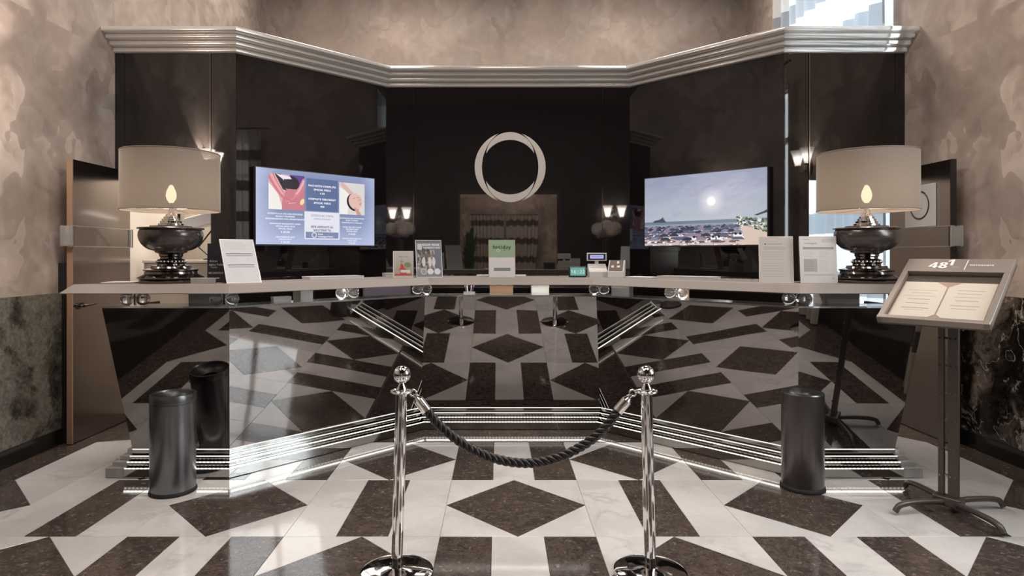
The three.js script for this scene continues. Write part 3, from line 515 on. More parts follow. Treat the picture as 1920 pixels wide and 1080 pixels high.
// ---------- ceiling fittings ----------
function ceilingLight(label, x, z, w, level, col = WARM, group = 'square ceiling lights over the lobby') {
  const t = thing('ceiling_light', label, 'ceiling light', [x, HC, z], 0, group);
  part('frame', [bx(w + 0.06, 0.05, 0.03, 0, -0.025, w / 2 + 0.015), bx(w + 0.06, 0.05, 0.03, 0, -0.025, -w / 2 - 0.015), bx(0.03, 0.05, w, w / 2 + 0.015, -0.025, 0), bx(0.03, 0.05, w, -w / 2 - 0.015, -0.025, 0)], M.pewter, t);
  part('diffuser', bx(w, 0.01, w, 0, -0.02, 0), M.lampGlow, t);
  areaLight('ceiling_light_glow', col, level, w, w, [x, HC - 0.06, z], [x, 0, z]);
}
for (const [x, z, w] of [[-1.9, -3.3, 'spa television side, near the desk'], [1.9, -3.3, 'beach television side, near the desk'], [-1.9, -1.75, 'spa television side, away from the desk'], [1.9, -1.75, 'beach television side, away from the desk'], [0, -2.5, 'middle of the lobby']]) ceilingLight('square ceiling light, ' + w, x, z, 0.9, L.ceiling * (x > 1 ? 0.8 : 1), WARM);
for (const [x, w] of [[-1.5, 'plain wall'], [1.5, 'window']]) ceilingLight('square ceiling light behind the screen on the ' + w + ' side', x, -7.0, 1.0, L.office, NEUTRAL, 'square ceiling lights over the office');

// ---------- striped curtains ----------
const bandTex = (a, b, period, dark) => { const t = canvasTex(8, 256, (g, W, H) => { g.fillStyle = a; g.fillRect(0, 0, W, H); g.fillStyle = b; g.fillRect(0, 0, W, H * dark); }); t.wrapS = t.wrapT = THREE.RepeatWrapping; t.repeat.set(1, 1 / period); return t; };
const curtainWhite = mk({ map: bandTex('#e9ecee', '#a4abb3', 0.62, 0.36), transmission: 0.55, thickness: 0, roughness: 0.9, side: THREE.DoubleSide });
const curtainTaupe = mk({ map: bandTex('#d8cfc4', '#665a52', 0.55, 0.33), transmission: 0.5, thickness: 0, roughness: 0.9, side: THREE.DoubleSide });
function curtain(name, label, mat, [x0, z0], [x1, z1], y0, y1, folds, amp, pull = 0, ext = 0.15, group) {
  const t = thing(name, label, 'curtain', [x0, y0, z0], 0, group), dx = x1 - x0, dz = z1 - z0, len = Math.hypot(dx, dz), nx = -dz / len, nz = dx / len, U = folds * 12, V = 24;
  const pos = [], uv = [], idx = [];
  for (let j = 0; j <= V; j++) for (let i = 0; i <= U; i++) {
    const u = i / U, v = j / V, w = u + pull * (1 - v) * (1 - v) * (0.5 - u), s = amp * (Math.sin(u * folds * 6.2832 + 0.6 * Math.sin(u * 9)) * (0.75 + 0.25 * (1 - v)) + 0.3 * Math.sin(u * 17 + v * 2));
    pos.push(dx * w + nx * s, (y1 - y0) * v, dz * w + nz * s); uv.push(u, (y1 - y0) * v + 0.06 * Math.sin(u * folds * 3.1) * pull);
  }
  for (let j = 0; j < V; j++) for (let i = 0; i < U; i++) { const a = j * (U + 1) + i; idx.push(a, a + 1, a + U + 2, a, a + U + 2, a + U + 1); }
  const g = new THREE.BufferGeometry().setAttribute('position', new THREE.BufferAttribute(new Float32Array(pos), 3)).setAttribute('uv', new THREE.BufferAttribute(new Float32Array(uv), 2)); g.setIndex(idx); g.computeVertexNormals();
  part('cloth', g, mat, t);
  part('rod', cyl([-dx / len * ext, y1 - y0 + 0.02, -dz / len * ext], [dx * (1 + ext / len), y1 - y0 + 0.02, dz * (1 + ext / len)], 0.014), M.blackSatin, t);
  return t;
}
curtain('curtain', 'pale striped sheer curtain at the daylight window above the cornice', curtainWhite, [XW - 0.12, -7.75], [XW - 0.12, -5.58], 0.03, 4.75, 11, 0.05, 0);
curtain('curtain', 'taupe banded curtain beside the side window', curtainTaupe, [XW - 0.16, -3.5], [XW - 0.16, -2.95], 0.03, 3.7, 4, 0.05, 0);
curtain('curtain', 'taupe banded curtain at the near jamb of the side window', curtainTaupe, [XW - 0.16, -1.5], [XW - 0.16, -0.95], 0.03, 3.7, 4, 0.05, 0);
curtain('curtain', 'banded curtain left half drawn aside in the lounge behind the camera', curtainTaupe, [1.1, ZF + 2.0], [0.12, ZF + 2.0], 0.3, 2.64, 9, 0.035, 0.45, 0.02);
curtain('curtain', 'banded curtain right half drawn aside in the lounge behind the camera', curtainTaupe, [0.06, ZF + 2.0], [-0.95, ZF + 2.0], 0.3, 2.64, 9, 0.035, 0.25, 0.02);
ceilingLight('square ceiling light in the lounge behind the camera', 0.2, ZF + 1.1, 0.8, L.rear, WARM, 'square ceiling lights in the lounge');

// ---------- litter bins ----------
{
  const b = thing('waste_bin', 'grey steel waste bin with an open dark top and a lid rim', 'bin', [-2.09, 0, -3.8]);
  part('body', toCreasedNormals(lathe([[0, 0.016], [0.127, 0.016], [0.128, 0.02], [0.128, 0.545], [0.125, 0.547]], 64), 0.6), M.binSteel, b);
  part('lid_rim', toCreasedNormals(lathe([[0.125, 0.547], [0.1295, 0.548], [0.1295, 0.592], [0.127, 0.598], [0.122, 0.599], [0.119, 0.594], [0.116, 0.53], [0.02, 0.5], [0, 0.5]], 64), 0.6), M.binSteel, b);
  part('inner_funnel', toCreasedNormals(lathe([[0.1155, 0.59], [0.1, 0.563], [0.07, 0.552], [0.055, 0.545], [0.052, 0.51]], 48), 0.8), M.blackSatin, b, 'black funnel inside the rim');
  part('base_ring', toCreasedNormals(lathe([[0, 0.001], [0.134, 0.001], [0.135, 0.006], [0.132, 0.018], [0.128, 0.024], [0, 0.024]], 64), 0.6), M.rubber, b);
  const b2 = thing('waste_bin', 'dark bronze waste bin with a domed top below the menu stand side', 'bin', [1.787, 0, -3.855]);
  part('body', toCreasedNormals(lathe([[0, 0.016], [0.121, 0.016], [0.122, 0.02], [0.122, 0.586], [0.1215, 0.589]], 64), 0.6), M.binDark, b2);
  part('domed_top', toCreasedNormals(lathe([[0.122, 0.588], [0.119, 0.595], [0.108, 0.593], [0.085, 0.58], [0.06, 0.574], [0.05, 0.566], [0.048, 0.53], [0, 0.53]], 64), 0.8), M.binSteel, b2);
  part('base_ring', toCreasedNormals(lathe([[0, 0.001], [0.13, 0.001], [0.131, 0.006], [0.128, 0.018], [0.122, 0.026], [0, 0.026]], 64), 0.6), M.rubber, b2);
}

// ---------- stanchions and rope ----------
function stanchion(label, x, lean) {
  const t = thing('stanchion', label, 'stanchion', [x, 0, -2.81]);
  part('base', toCreasedNormals(lathe([[0, 0.001], [0.162, 0.001], [0.165, 0.006], [0.163, 0.014], [0.15, 0.019], [0.09, 0.024], [0.045, 0.03], [0.03, 0.034], [0, 0.034]], 80), 0.5), M.chrome, t);
  const up = new THREE.Group(); up.rotation.z = lean;
  const poles = [['pole', [[0, 0.02], [0.0262, 0.02], [0.0262, 0.815], [0, 0.815]]], ['collar', [[0.02, 0.813], [0.03, 0.815], [0.031, 0.822], [0.026, 0.826], [0.024, 0.84], [0.017, 0.852], [0.012, 0.862], [0.011, 0.87], [0.0, 0.87]]]];
  const m4 = new THREE.Matrix4().makeRotationZ(lean);
  for (const [n, p] of poles) part(n, toCreasedNormals(lathe(p, 48), 0.5).applyMatrix4(m4), M.chrome, t);
  part('rope_ring', new THREE.TorusGeometry(0.046, 0.0045, 12, 48).rotateX(Math.PI / 2).translate(0, 0.826, 0).applyMatrix4(m4), M.chrome, t);
  part('ball_finial', sphere(0.0395, 0, 0.903, 0, 48, 32).applyMatrix4(m4), M.chrome, t);
  return t;
}
stanchion('chrome stanchion holding the capped end of the rope near the spa television side', at(744, 900, 2.81).x, -0.026);
stanchion('chrome stanchion holding the rope in front of the beach television side', at(1219, 900, 2.81).x, 0.02);
{
  const D = 2.81, zr = -D, P = (x, y) => at(x, y, D).toArray();
  const r = thing('barrier_rope', 'black twisted rope with metal end caps slung between the two stanchions', 'rope', [0, 0, zr]);
  const loc = (p) => [p[0], p[1], 0];
  const a = P(796, 765), b = P(1163, 766), mid = [[796, 765], [822, 795], [862, 828], [905, 852], [950, 865], [1000, 868], [1048, 857], [1095, 834], [1133, 803], [1163, 766]].map(([x, y]) => new THREE.Vector3(...loc(P(x, y))));
  const cv = new THREE.CatmullRomCurve3(mid), N = 320, len = cv.getLength();
  for (let k = 0; k < 3; k++) {
    const pts = [];
    for (let i = 0; i <= N; i++) { const u = i / N, p = cv.getPointAt(u), tg = cv.getTangentAt(u), ph = u * len / 0.088 * 2 * Math.PI + k * 2.0944; pts.push(new THREE.Vector3(p.x - tg.y * Math.cos(ph) * 0.0118, p.y + tg.x * Math.cos(ph) * 0.0118, Math.sin(ph) * 0.0118)); }
    part('strand', new THREE.TubeGeometry(new THREE.CatmullRomCurve3(pts), N, 0.0104, 10), M.rope, r);
  }
  for (const [p0, p1, hk, ring] of [[P(800, 770), P(780, 744), P(775, 737), P(766, 732)], [P(1158, 771), P(1180, 745), P(1186, 737), P(1196, 732)]].map((q) => q.map(loc))) {
    const d = new THREE.Vector3(p1[0] - p0[0], p1[1] - p0[1], 0), q = (t) => [p0[0] + d.x * t, p0[1] + d.y * t, 0];
    const c = part('end_cap', [cyl(q(0), q(0.78), 0.0235, 0.0235, 32), cyl(q(0.78), q(0.95), 0.0235, 0.014, 32)], M.chrome, r, 'brushed metal end cap');
    part('hook', [cyl(q(0.9), q(1.12), 0.008, 0.006), new THREE.TorusGeometry(0.0145, 0.0042, 10, 28).translate(hk[0], hk[1], 0), cyl([hk[0], hk[1] - 0.006, 0], [hk[0] + Math.sign(d.x) * -0.026, hk[1] - 0.012, 0], 0.003)], M.chrome, c);
  }
}

// ---------- menu stand ----------
const FONT = await new FontLoader().loadAsync('fonts/droid/droid_sans_bold.typeface.json'), FONTR = await new FontLoader().loadAsync('fonts/droid/droid_sans_regular.typeface.json');
const letters = (s, size, depth, font = FONT) => { const g = new TextGeometry(s, { font, size, depth, curveSegments: 4, bevelEnabled: false }); return plain(g); };
{
  const yaw = 0.89, tau = 0.562, W = 0.515, H = 0.611;
  const st = thing('menu_stand', 'taupe tilted menu stand on twin bolted uprights by the marble wainscot', 'menu stand', [2.434, 0, -3.5], -yaw);
  for (const x of [-0.032, 0.026]) part('upright', bx(x < 0 ? 0.028 : 0.05, 1.16, 0.03, x, 0.62, 0, 0.003), M.taupeDark, st);
  for (let k = 0; k < 7; k++) part('crossbar', [bx(0.06, 0.012, 0.012, 0, 0.2 + k * 0.155, 0.0), cyl([-0.036, 0.2 + k * 0.155, 0.014], [-0.036, 0.2 + k * 0.155, 0.021], 0.005), cyl([0.014, 0.2 + k * 0.155, 0.014], [0.014, 0.2 + k * 0.155, 0.021], 0.005), cyl([0.038, 0.2 + k * 0.155, 0.014], [0.038, 0.2 + k * 0.155, 0.021], 0.005)], M.pewter, st);
  part('hub', bx(0.14, 0.05, 0.08, 0, 0.06, 0, 0.006), M.taupeDark, st);
  for (const a of [0.55, 2.1, 3.75, 5.3]) { const c = Math.cos(a), s = Math.sin(a); part('foot', tube([[c * 0.03, 0.055, s * 0.03], [c * 0.15, 0.062, s * 0.15], [c * 0.27, 0.058, s * 0.27], [c * 0.315, 0.045, s * 0.315], [c * 0.335, 0.017, s * 0.335]], 0.016, 28, 10), M.taupeDark, st); }
  // tilted tray; its own axes: x to the right, y up the board, z out of it
  const tray = new THREE.Matrix4().makeRotationX(-(Math.PI / 2 - tau)), toStand = new THREE.Matrix4().makeTranslation(0, 0, 0);
  const c = new THREE.Vector3(2.382, 1.257, -3.45).sub(st.position).applyAxisAngle(new THREE.Vector3(0, 1, 0), yaw);
  toStand.makeTranslation(c.x, c.y, c.z).multiply(tray);
  const put = (g) => g.applyMatrix4(toStand), f = 0.03, hd = 0.135;
  part('tray_back', put(bx(W, H, 0.012, 0, 0, -0.036, 0.002)), M.taupeDark, st);
  part('header_panel', put(bx(W, hd, 0.03, 0, H / 2 - hd / 2, -0.015, 0.003)), M.taupe, st);
  part('frame_side', put(bx(f, H - hd, 0.034, -W / 2 + f / 2, -hd / 2, -0.017, 0.004)), M.taupe, st);
  part('frame_side', put(bx(f, H - hd, 0.034, W / 2 - f / 2, -hd / 2, -0.017, 0.004)), M.taupe, st);
  part('frame_bottom', put(bx(W, 0.03, 0.045, 0, -H / 2 + 0.015, -0.018, 0.005)), M.taupe, st);
  const sign = M.sign = mk({ color: lin(0.75, 0.73, 0.7), roughness: 0.4 });
  const hy = H / 2 - hd / 2;
  part('lettering', put(mergeGeometries([letters('48', 0.062, 0.002).translate(-0.135, hy - 0.036, 0.0005), letters('1', 0.062, 0.002).translate(-0.053, hy - 0.006, 0.0005), bx(0.004, 0.1, 0.002, 0.045, hy, 0.001), letters('RISTORANTE', 0.0135, 0.002).translate(0.06, hy - 0.008, 0.0005), letters('ROOFTOP', 0.006, 0.001, FONTR).translate(-0.02, hy - 0.028, 0.0005)].map(plain))), sign, st, 'pale raised lettering');
  // the open menu lies in the tray
  const m = thing('menu', 'open menu with two cream pages in a brown folder lying in the menu stand', 'menu', st.position.toArray(), -yaw);
  const mx = 0.0, my = -0.088, mw = 0.222, mh = 0.36;
  part('folder', put(bx(2 * mw + 0.006, mh + 0.008, 0.004, mx, my, -0.027, 0.001)), M.leather, m);
  const pageTex = (lines) => canvasTex(256, 384, (g, w, h) => { g.fillStyle = '#c2b8aa'; g.fillRect(0, 0, w, h); lines.forEach(([y, l, t]) => { g.fillStyle = 'rgba(120,96,80,.7)'; g.fillRect(w / 2 - l / 2, y, l, t); }); });
  const pages = [pageTex([[90, 170, 3], [118, 110, 4], [150, 180, 3], [182, 120, 5], [225, 130, 5], [272, 150, 6], [292, 110, 3]]), pageTex([[80, 140, 4], [112, 130, 4], [146, 150, 3], [182, 120, 5], [232, 150, 5], [262, 130, 4]])];
  for (const k of [0, 1]) {
    const s = k ? 1 : -1, i = mw - 0.006, q = new THREE.Shape(), cut = 0.05, x0 = 0.004, X = (x) => s * x;
    q.moveTo(X(x0), -mh / 2 + cut); q.lineTo(X(x0 + cut), -mh / 2); q.lineTo(X(i), -mh / 2); q.lineTo(X(i), mh / 2 - 0.004); q.lineTo(X(x0 + cut * 1.1), mh / 2 - 0.004); q.lineTo(X(x0), mh / 2 - cut); q.closePath();
    const g = new THREE.ExtrudeGeometry(q, { depth: 0.002, bevelEnabled: false }), uv = g.attributes.uv, p = g.attributes.position;
    for (let n = 0; n < p.count; n++) uv.setXY(n, s > 0 ? p.getX(n) / mw : (p.getX(n) + mw) / mw, (p.getY(n) + mh / 2) / mh);
    part('page', put(g.translate(mx, my, -0.0245)), mk({ map: pages[k], roughness: 0.75 }), m);
  }
}

// ---------- things on the counter ----------
// a sheet or card standing on the counter: bottom centre, turn, lean back (radians)
function standee(name, label, cat, [x, z], yaw, lean, W, H, tex, opts = {}) {
  const t = thing(name, label, cat, [x, CTT + 0.0005, z], -yaw, opts.group), th = opts.th ?? 0.003;
  const face = part(opts.face ?? 'printed_sheet', bx(W, H, th, 0, H / 2, 0), opts.mat ?? M.paper, t); face.rotation.x = -lean;
  if (tex) { const g = new THREE.PlaneGeometry(W - (opts.rim ?? 0.008), H - (opts.rim ?? 0.008)).translate(0, H / 2, th / 2 + 0.0004); const p = part('print', g, mk({ map: tex, color: lin(0.8, 0.8, 0.8), roughness: opts.gloss ?? 0.35 }), face); }
  if (opts.holder !== false) {
    const hm = opts.holderMat ?? M.pane, c = part('holder', bx(W + 0.008, H * 0.999, 0.0015, 0, H / 2 + 0.001, -th / 2 - 0.0015), hm, t, 'clear acrylic backing'); c.rotation.x = -lean;
    part('foot', bx(W, 0.003, 0.09 + H * Math.sin(lean) * 0.5, 0, 0.0015, -0.045 - H * Math.sin(lean) * 0.25), hm, t);
  }
  return t;
}
const lines = (g, x, y, w, n, dy, col, hh = 3) => { g.fillStyle = col; for (let i = 0; i < n; i++) g.fillRect(x, y + i * dy, w * (0.75 + 0.25 * ((i * 37) % 10) / 10), hh); };
const formTex = canvasTex(360, 510, (g, W, H) => {
  g.fillStyle = '#dad8da'; g.fillRect(0, 0, W, H); lines(g, 40, 36, 270, 5, 18, '#bdb7b4', 4);
  for (const y of [165, 300]) { g.fillStyle = '#454a5c'; g.fillRect(34, y, 292, 9); g.fillStyle = '#7b7f8c'; g.fillRect(34, y + 26, 292, 8); }
  lines(g, 60, 215, 120, 4, 16, '#c9c7c6', 3); lines(g, 60, 350, 130, 7, 18, '#c6c6c6', 3); lines(g, 250, 215, 50, 4, 16, '#c9c7c6', 3);
});
standee('information_sheet', 'white information sheet with grey double rules leaning by the bronze lamp', 'sheet', [-1.739 + 0.08 * Math.sin(-0.715) * 0.48, -4.07], -0.715, 0.5, 0.222, 0.329, formTex, { rim: 0.012 });
const cardTex = canvasTex(240, 480, (g, W, H) => { g.fillStyle = '#3d3a40'; g.fillRect(0, 0, W, H); txt(g, 'Roma', 70, 218, 34, '#e9e6e6', 'center'); txt(g, 'agna Palace', 118, 262, 36, '#e9e6e6'); txt(g, 'HOTEL', 80, 298, 24, '#d9d6d6', 'center'); txt(g, 'WI SERVICE', 100, 364, 32, '#e9e6e6'); });
standee('name_plaque', 'small charcoal plaque with white lettering standing on a clear block', 'plaque', [-1.985, -4.17], -0.3, 0.06, 0.128, 0.262, cardTex, { mat: M.blackSatin, holder: false, rim: 0.002, face: 'panel' });
{ const b = thing('acrylic_tray', 'low clear acrylic tray in front of the charcoal plaque', 'tray', [-1.99, CTT + 0.0005, -4.02], 0); part('tray_base', bx(0.16, 0.004, 0.09, 0, 0.002, 0, 0.001), M.acrylicMilky, b); part('tray_front', bx(0.16, 0.028, 0.004, 0, 0.018, 0.043, 0.001), M.acrylicMilky, b); part('tray_lip', bx(0.168, 0.006, 0.05, 0, 0.035, 0.02, 0.002), M.acrylicMilky, b); }
const beachFlyer = canvasTex(256, 384, (g, W, H) => {
  g.fillStyle = '#cfcac2'; g.fillRect(0, 0, W, H); const s = g.createLinearGradient(0, 60, 0, 300); s.addColorStop(0, '#cfccc5'); s.addColorStop(1, '#b9ad97'); g.fillStyle = s; g.fillRect(14, 60, 228, 310);
  g.fillStyle = '#8f9a7c'; g.beginPath(); g.ellipse(185, 205, 46, 40, 0, 0, 7); g.fill(); txt(g, 'BEACH CLUB', 128, 78, 20, '#7a6f6a'); txt(g, '★', 40, 32, 18, '#9a8f86'); txt(g, '♥', 176, 34, 20, '#6d625c');
  g.strokeStyle = '#8c4842'; g.lineWidth = 4; g.beginPath(); g.moveTo(105, 100); g.lineTo(105, 240); g.stroke(); g.beginPath(); g.moveTo(84, 150); g.lineTo(140, 150); g.stroke();
  g.fillStyle = '#cf5a56'; g.beginPath(); g.moveTo(95, 190); g.lineTo(120, 190); g.lineTo(150, 260); g.lineTo(86, 260); g.fill(); g.fillRect(74, 258, 90, 18); g.fillRect(14, 340, 228, 24); g.fillStyle = '#eee7e2'; g.fillRect(100, 280, 120, 44); g.fillStyle = '#d76560'; g.fillRect(84, 320, 90, 20);
});
standee('flyer', 'small flyer with a red lifeguard tower beside the taller brochure', 'flyer', [-0.882, -5.1], -0.15, 0.12, 0.166, 0.218, beachFlyer, {});
seed = 91;
const bookTex = canvasTex(384, 560, (g, W, H) => {
  g.fillStyle = '#8f9096'; g.fillRect(0, 0, W, H); g.fillStyle = '#747b88'; g.fillRect(230, 120, 154, 330);
  for (let i = 0; i < 150; i++) { g.fillStyle = ['#5b5350', '#a39c98', '#d7d3d0', '#3f3b3c', '#7d7674', '#b9a99c'][Math.floor(rnd(0, 6))]; g.globalAlpha = 0.7; g.beginPath(); g.ellipse(rnd(20, 270), rnd(150, 440), rnd(8, 30), rnd(14, 54), rnd(-0.4, 0.4), 0, 7); g.fill(); }
  g.globalAlpha = 1; for (const x of [110, 205, 262]) { g.fillStyle = '#e4e0dd'; g.beginPath(); g.ellipse(x, 330, 26, 74, 0, 0, 7); g.fill(); g.fillStyle = '#8d6d5d'; g.beginPath(); g.arc(x, 232, 22, 0, 7); g.fill(); }
  g.fillStyle = '#6e6f75'; g.fillRect(0, 0, W, 34); txt(g, 'BOOK YOUR', 228, 66, 46, '#fff'); txt(g, 'EXPERIENCE NOW', 238, 112, 30, '#fff'); g.fillStyle = '#d7d5d6'; g.fillRect(22, 50, 66, 90);
  for (const [x, c] of [[105, '#a7a7ad'], [206, '#efeef0'], [312, '#efeef0']]) { g.fillStyle = c; g.beginPath(); g.arc(x, 478, 42, 0, 7); g.fill(); g.strokeStyle = '#fff'; g.lineWidth = 6; g.stroke(); }
});
standee('brochure', 'tall brochure reading BOOK YOUR with a row of three white discs', 'brochure', [-0.665, -5.11], -0.3, 0.235, 0.218, 0.315, bookTex, {});
const holidayTex = canvasTex(320, 470, (g, W, H) => {
  g.fillStyle = '#e3dddd'; g.fillRect(0, 0, W, H); g.fillStyle = '#9db293'; g.fillRect(0, 0, W, 222); txt(g, 'hotiday', 160, 92, 62, '#26352c'); g.strokeStyle = '#e8efe2'; g.lineWidth = 5; g.beginPath(); g.arc(112, 130, 18, 0, 7); g.stroke();
  for (let i = 0; i < 4; i++) txt(g, '★', 104 + i * 40, 192, 26, '#eef2ea'); txt(g, 'Collection', 196, 128, 16, '#5d7160', 'center', 'normal');
  g.fillStyle = '#8a8c8b'; g.fillRect(60, 352, 204, 40);
});
standee('card_sign', 'green and white card sign reading hotiday in the middle of the counter', 'sign', [-0.071, -5.12], -0.029, 0.2, 0.215, 0.315, holidayTex, { holderMat: M.kraft, rim: 0.001 });
const letterTex = canvasTex(360, 510, (g, W, H) => { g.fillStyle = '#d8cec6'; g.fillRect(0, 0, W, H); g.fillStyle = '#4c4442'; g.beginPath(); g.arc(66, 82, 8, 0, 7); g.fill(); lines(g, 90, 79, 215, 1, 8, '#a39890', 6); lines(g, 46, 115, 270, 3, 12, '#b3a79e', 5); for (const y of [172, 200, 224, 252, 300, 324, 356, 384, 418, 446]) lines(g, 34, y, 290, 1, 8, '#b9aea6', 4); });
standee('letter_sheet', 'cream letter page with plain text lines standing next to the price sheet', 'sheet', [1.757, -4.15], 0.25, 0.12, 0.214, 0.311, letterTex, { rim: 0.006 });
const priceTex = canvasTex(400, 510, (g, W, H) => {
  g.fillStyle = '#d6ccc6'; g.fillRect(0, 0, W, H); txt(g, 'Roma', 46, 34, 22, '#8a807a', 'left', 'normal'); txt(g, 'I tre Regioni', 46, 76, 24, '#6b625d', 'left'); g.fillStyle = '#c2b8b2'; g.fillRect(240, 26, 140, 40); g.fillStyle = '#8e8580'; g.fillRect(32, 116, 340, 26);
  lines(g, 36, 165, 130, 4, 17, '#b5aba5', 4); lines(g, 210, 165, 120, 5, 17, '#b5aba5', 4); g.fillStyle = '#aaa09a'; g.fillRect(34, 248, 150, 142); lines(g, 42, 262, 120, 7, 18, '#857b76', 4); lines(g, 206, 262, 110, 8, 16, '#b9afa9', 4); g.fillStyle = '#bfb5ae'; g.fillRect(34, 414, 338, 22); lines(g, 40, 460, 330, 1, 8, '#c0b6af', 3); g.fillStyle = '#c9a982'; g.beginPath(); g.arc(352, 462, 10, 0, 7); g.fill();
});
standee('price_sheet', 'pale price sheet with a grey text block standing by the bowl lamp', 'sheet', [2.012, -4.09], -0.05, 0.07, 0.25, 0.308, priceTex, { rim: 0.004 });
// ring plaque on the folded door
{
  const t = thing('ring_plaque', 'square pale plaque with a dark ring on the folded black door', 'plaque', [3.3265, 1.84, -5.05], -Math.PI / 2);
  part('plate', bx(0.36, 0.34, 0.012, 0, 0, 0, 0.002), M.card, t);
  part('ring', new THREE.TorusGeometry(0.11, 0.008, 10, 64).scale(1, 1, 0.35).translate(0, 0.005, 0.0065), M.pewter, t, 'dark metal ring');
}
// electronic bits
const lcdTex = canvasTex(256, 160, (g, W, H) => { g.fillStyle = '#5f9d95'; g.fillRect(0, 0, W, H); g.fillStyle = '#7dbdb2'; g.fillRect(10, 8, 236, 144); txt(g, '16:22', 128, 86, 82, '#e9fbf5', 'center', 'bold', 'monospace'); txt(g, '°C', 28, 56, 26, '#d8f2ea'); txt(g, '%', 222, 56, 26, '#d8f2ea'); });
{
  const p = at(1083, 519, 5.14), t = thing('digital_clock', 'small grey digital clock with a teal display reading the time', 'clock', [p.x, CTT + 0.0005, p.z], 0.04);
  const c = part('case', bx(0.146, 0.088, 0.03, 0, 0.044, 0, 0.005), M.blackSatin, t); c.rotation.x = -0.12;
  part('display', new THREE.PlaneGeometry(0.126, 0.07).translate(0, 0.046, 0.0156), new THREE.MeshStandardMaterial({ color: 0x080808, roughness: 0.3, emissive: 0xffffff, emissiveMap: lcdTex, emissiveIntensity: 0.75 }), c);
  const q = at(1120, 519, 5.21), k = thing('cash_terminal', 'beige cash terminal with keypad and a raised violet display', 'terminal', [q.x, CTT + 0.0005, q.z], -0.05);
  const prof = new THREE.Shape([[0.07, 0], [0.07, 0.045], [-0.06, 0.105], [-0.08, 0.1], [-0.08, 0]].map(([x, y]) => new THREE.Vector2(x, y)));
  part('body', uvBox(new THREE.ExtrudeGeometry(prof, { depth: 0.145, bevelEnabled: true, bevelSize: 0.003, bevelThickness: 0.003, bevelSegments: 2 }).rotateY(-Math.PI / 2).translate(0.0725, 0, 0)), M.plastic, k);
  const keys = [], n = Math.atan2(0.06, 0.13); for (let i = 0; i < 5; i++) for (let j = 0; j < 4; j++) keys.push(bx(0.019, 0.005, 0.018, 0, 0, 0, 0.001).rotateX(n).translate(-0.052 + i * 0.026, 0.056 + j * 0.0128, 0.053 - j * 0.0278)); part('keypad', keys, M.card, k);
  part('display_neck', bx(0.03, 0.06, 0.02, 0, 0.115, -0.06), M.plastic, k);
  const hd = part('display_head', bx(0.165, 0.068, 0.03, 0, 0.168, -0.055, 0.004), M.card, k), vt = canvasTex(128, 40, (g, W, H) => { g.fillStyle = '#b9b4e8'; g.fillRect(0, 0, W, H); txt(g, 'BENVENUTI', 64, 20, 18, '#6b66a6'); });
  part('display_window', bx(0.145, 0.05, 0.003, 0, 0.168, -0.039), M.navy, hd); part('display_screen', new THREE.PlaneGeometry(0.112, 0.03).translate(0, 0.169, -0.037), new THREE.MeshStandardMaterial({ color: 0x050505, emissive: 0xffffff, emissiveMap: vt, emissiveIntensity: 1.0 }), hd);
  const w = at(1156, 520, 5.12), h = thing('leaflet_holder', 'white wedge leaflet holder with brown cards beside the cash terminal', 'holder', [w.x, CTT + 0.0005, w.z], -0.35);
  const wp = new THREE.Shape([[0.05, 0], [0.05, 0.05], [-0.03, 0.14], [-0.05, 0.14], [-0.05, 0]].map(([x, y]) => new THREE.Vector2(x, y)));
  part('body', uvBox(new THREE.ExtrudeGeometry(wp, { depth: 0.13, bevelEnabled: false }).rotateY(-Math.PI / 2).translate(0.065, 0, 0)), M.card, h);
  const cards = part('cards', bx(0.11, 0.003, 0.11, 0, 0, 0).rotateX(Math.atan2(0.09, 0.08)).translate(0, 0.099, 0.0125), mk({ color: lin(0.12, 0.075, 0.055), roughness: 0.5 }), h, 'brown leaflets');
  part('cards_emblem', [bx(0.022, 0.002, 0.022, -0.028, 0, 0.015), bx(0.024, 0.002, 0.02, 0.02, 0, 0.015), bx(0.016, 0.002, 0.026, 0.012, 0, -0.03)].map((g) => g.translate(0, 0.002, 0).rotateX(Math.atan2(0.09, 0.08)).translate(0, 0.099, 0.0125)), M.card, cards);
}
// flat pads and papers lying on the counter
function pad(name, label, cat, x, y, z, w, h, d, turn, mat, group) { const t = thing(name, label, cat, [x, y, z], turn, group); part('cover', bx(w, h * 0.35, d, 0, h * 0.825, 0, 0.001), mat, t); part('pages', bx(w * 0.985, h * 0.62, d * 0.98, 0, h * 0.31, 0), M.card, t); return t; }
const onTop = CTT + 0.0005;
pad('paper_tray', 'long flat white paper tray below the spa television', 'tray', at(624, 522, 4.78).x, onTop, -4.80, 0.44, 0.022, 0.16, Math.PI / 4 - 0.1, M.plastic);
pad('paper_tray', 'long flat white paper tray below the beach television', 'tray', at(1292, 523, 4.74).x, onTop, -4.76, 0.44, 0.022, 0.16, -Math.PI / 4 + 0.1, M.plastic);
pad('writing_pad', 'thin white pad on the counter behind the green sign', 'pad', at(940, 520, 5.3).x, onTop, -5.31, 0.42, 0.014, 0.12, 0, M.paper);
pad('desk_calendar', 'cream desk pad beside the red tower flyer', 'pad', at(736, 520, 5.3).x, onTop, -5.32, 0.16, 0.03, 0.12, 0.4, M.plastic);
pad('paper_stack', 'loose white papers beside the brown leaflet holder', 'papers', at(1203, 521, 5.0).x, onTop, -4.98, 0.22, 0.01, 0.14, -0.7, M.paper);
pad('paper_stack', 'white sheets lying by the bronze lamp near the folded door', 'papers', at(226, 530, 4.1).x, onTop, -4.14, 0.2, 0.006, 0.2, 0.15, M.paper);
pad('glass_tray', 'flat clear tray in front of the letter page', 'tray', at(1378, 528, 4.45).x, onTop, -4.47, 0.3, 0.014, 0.14, -Math.PI / 4, M.acrylicMilky);

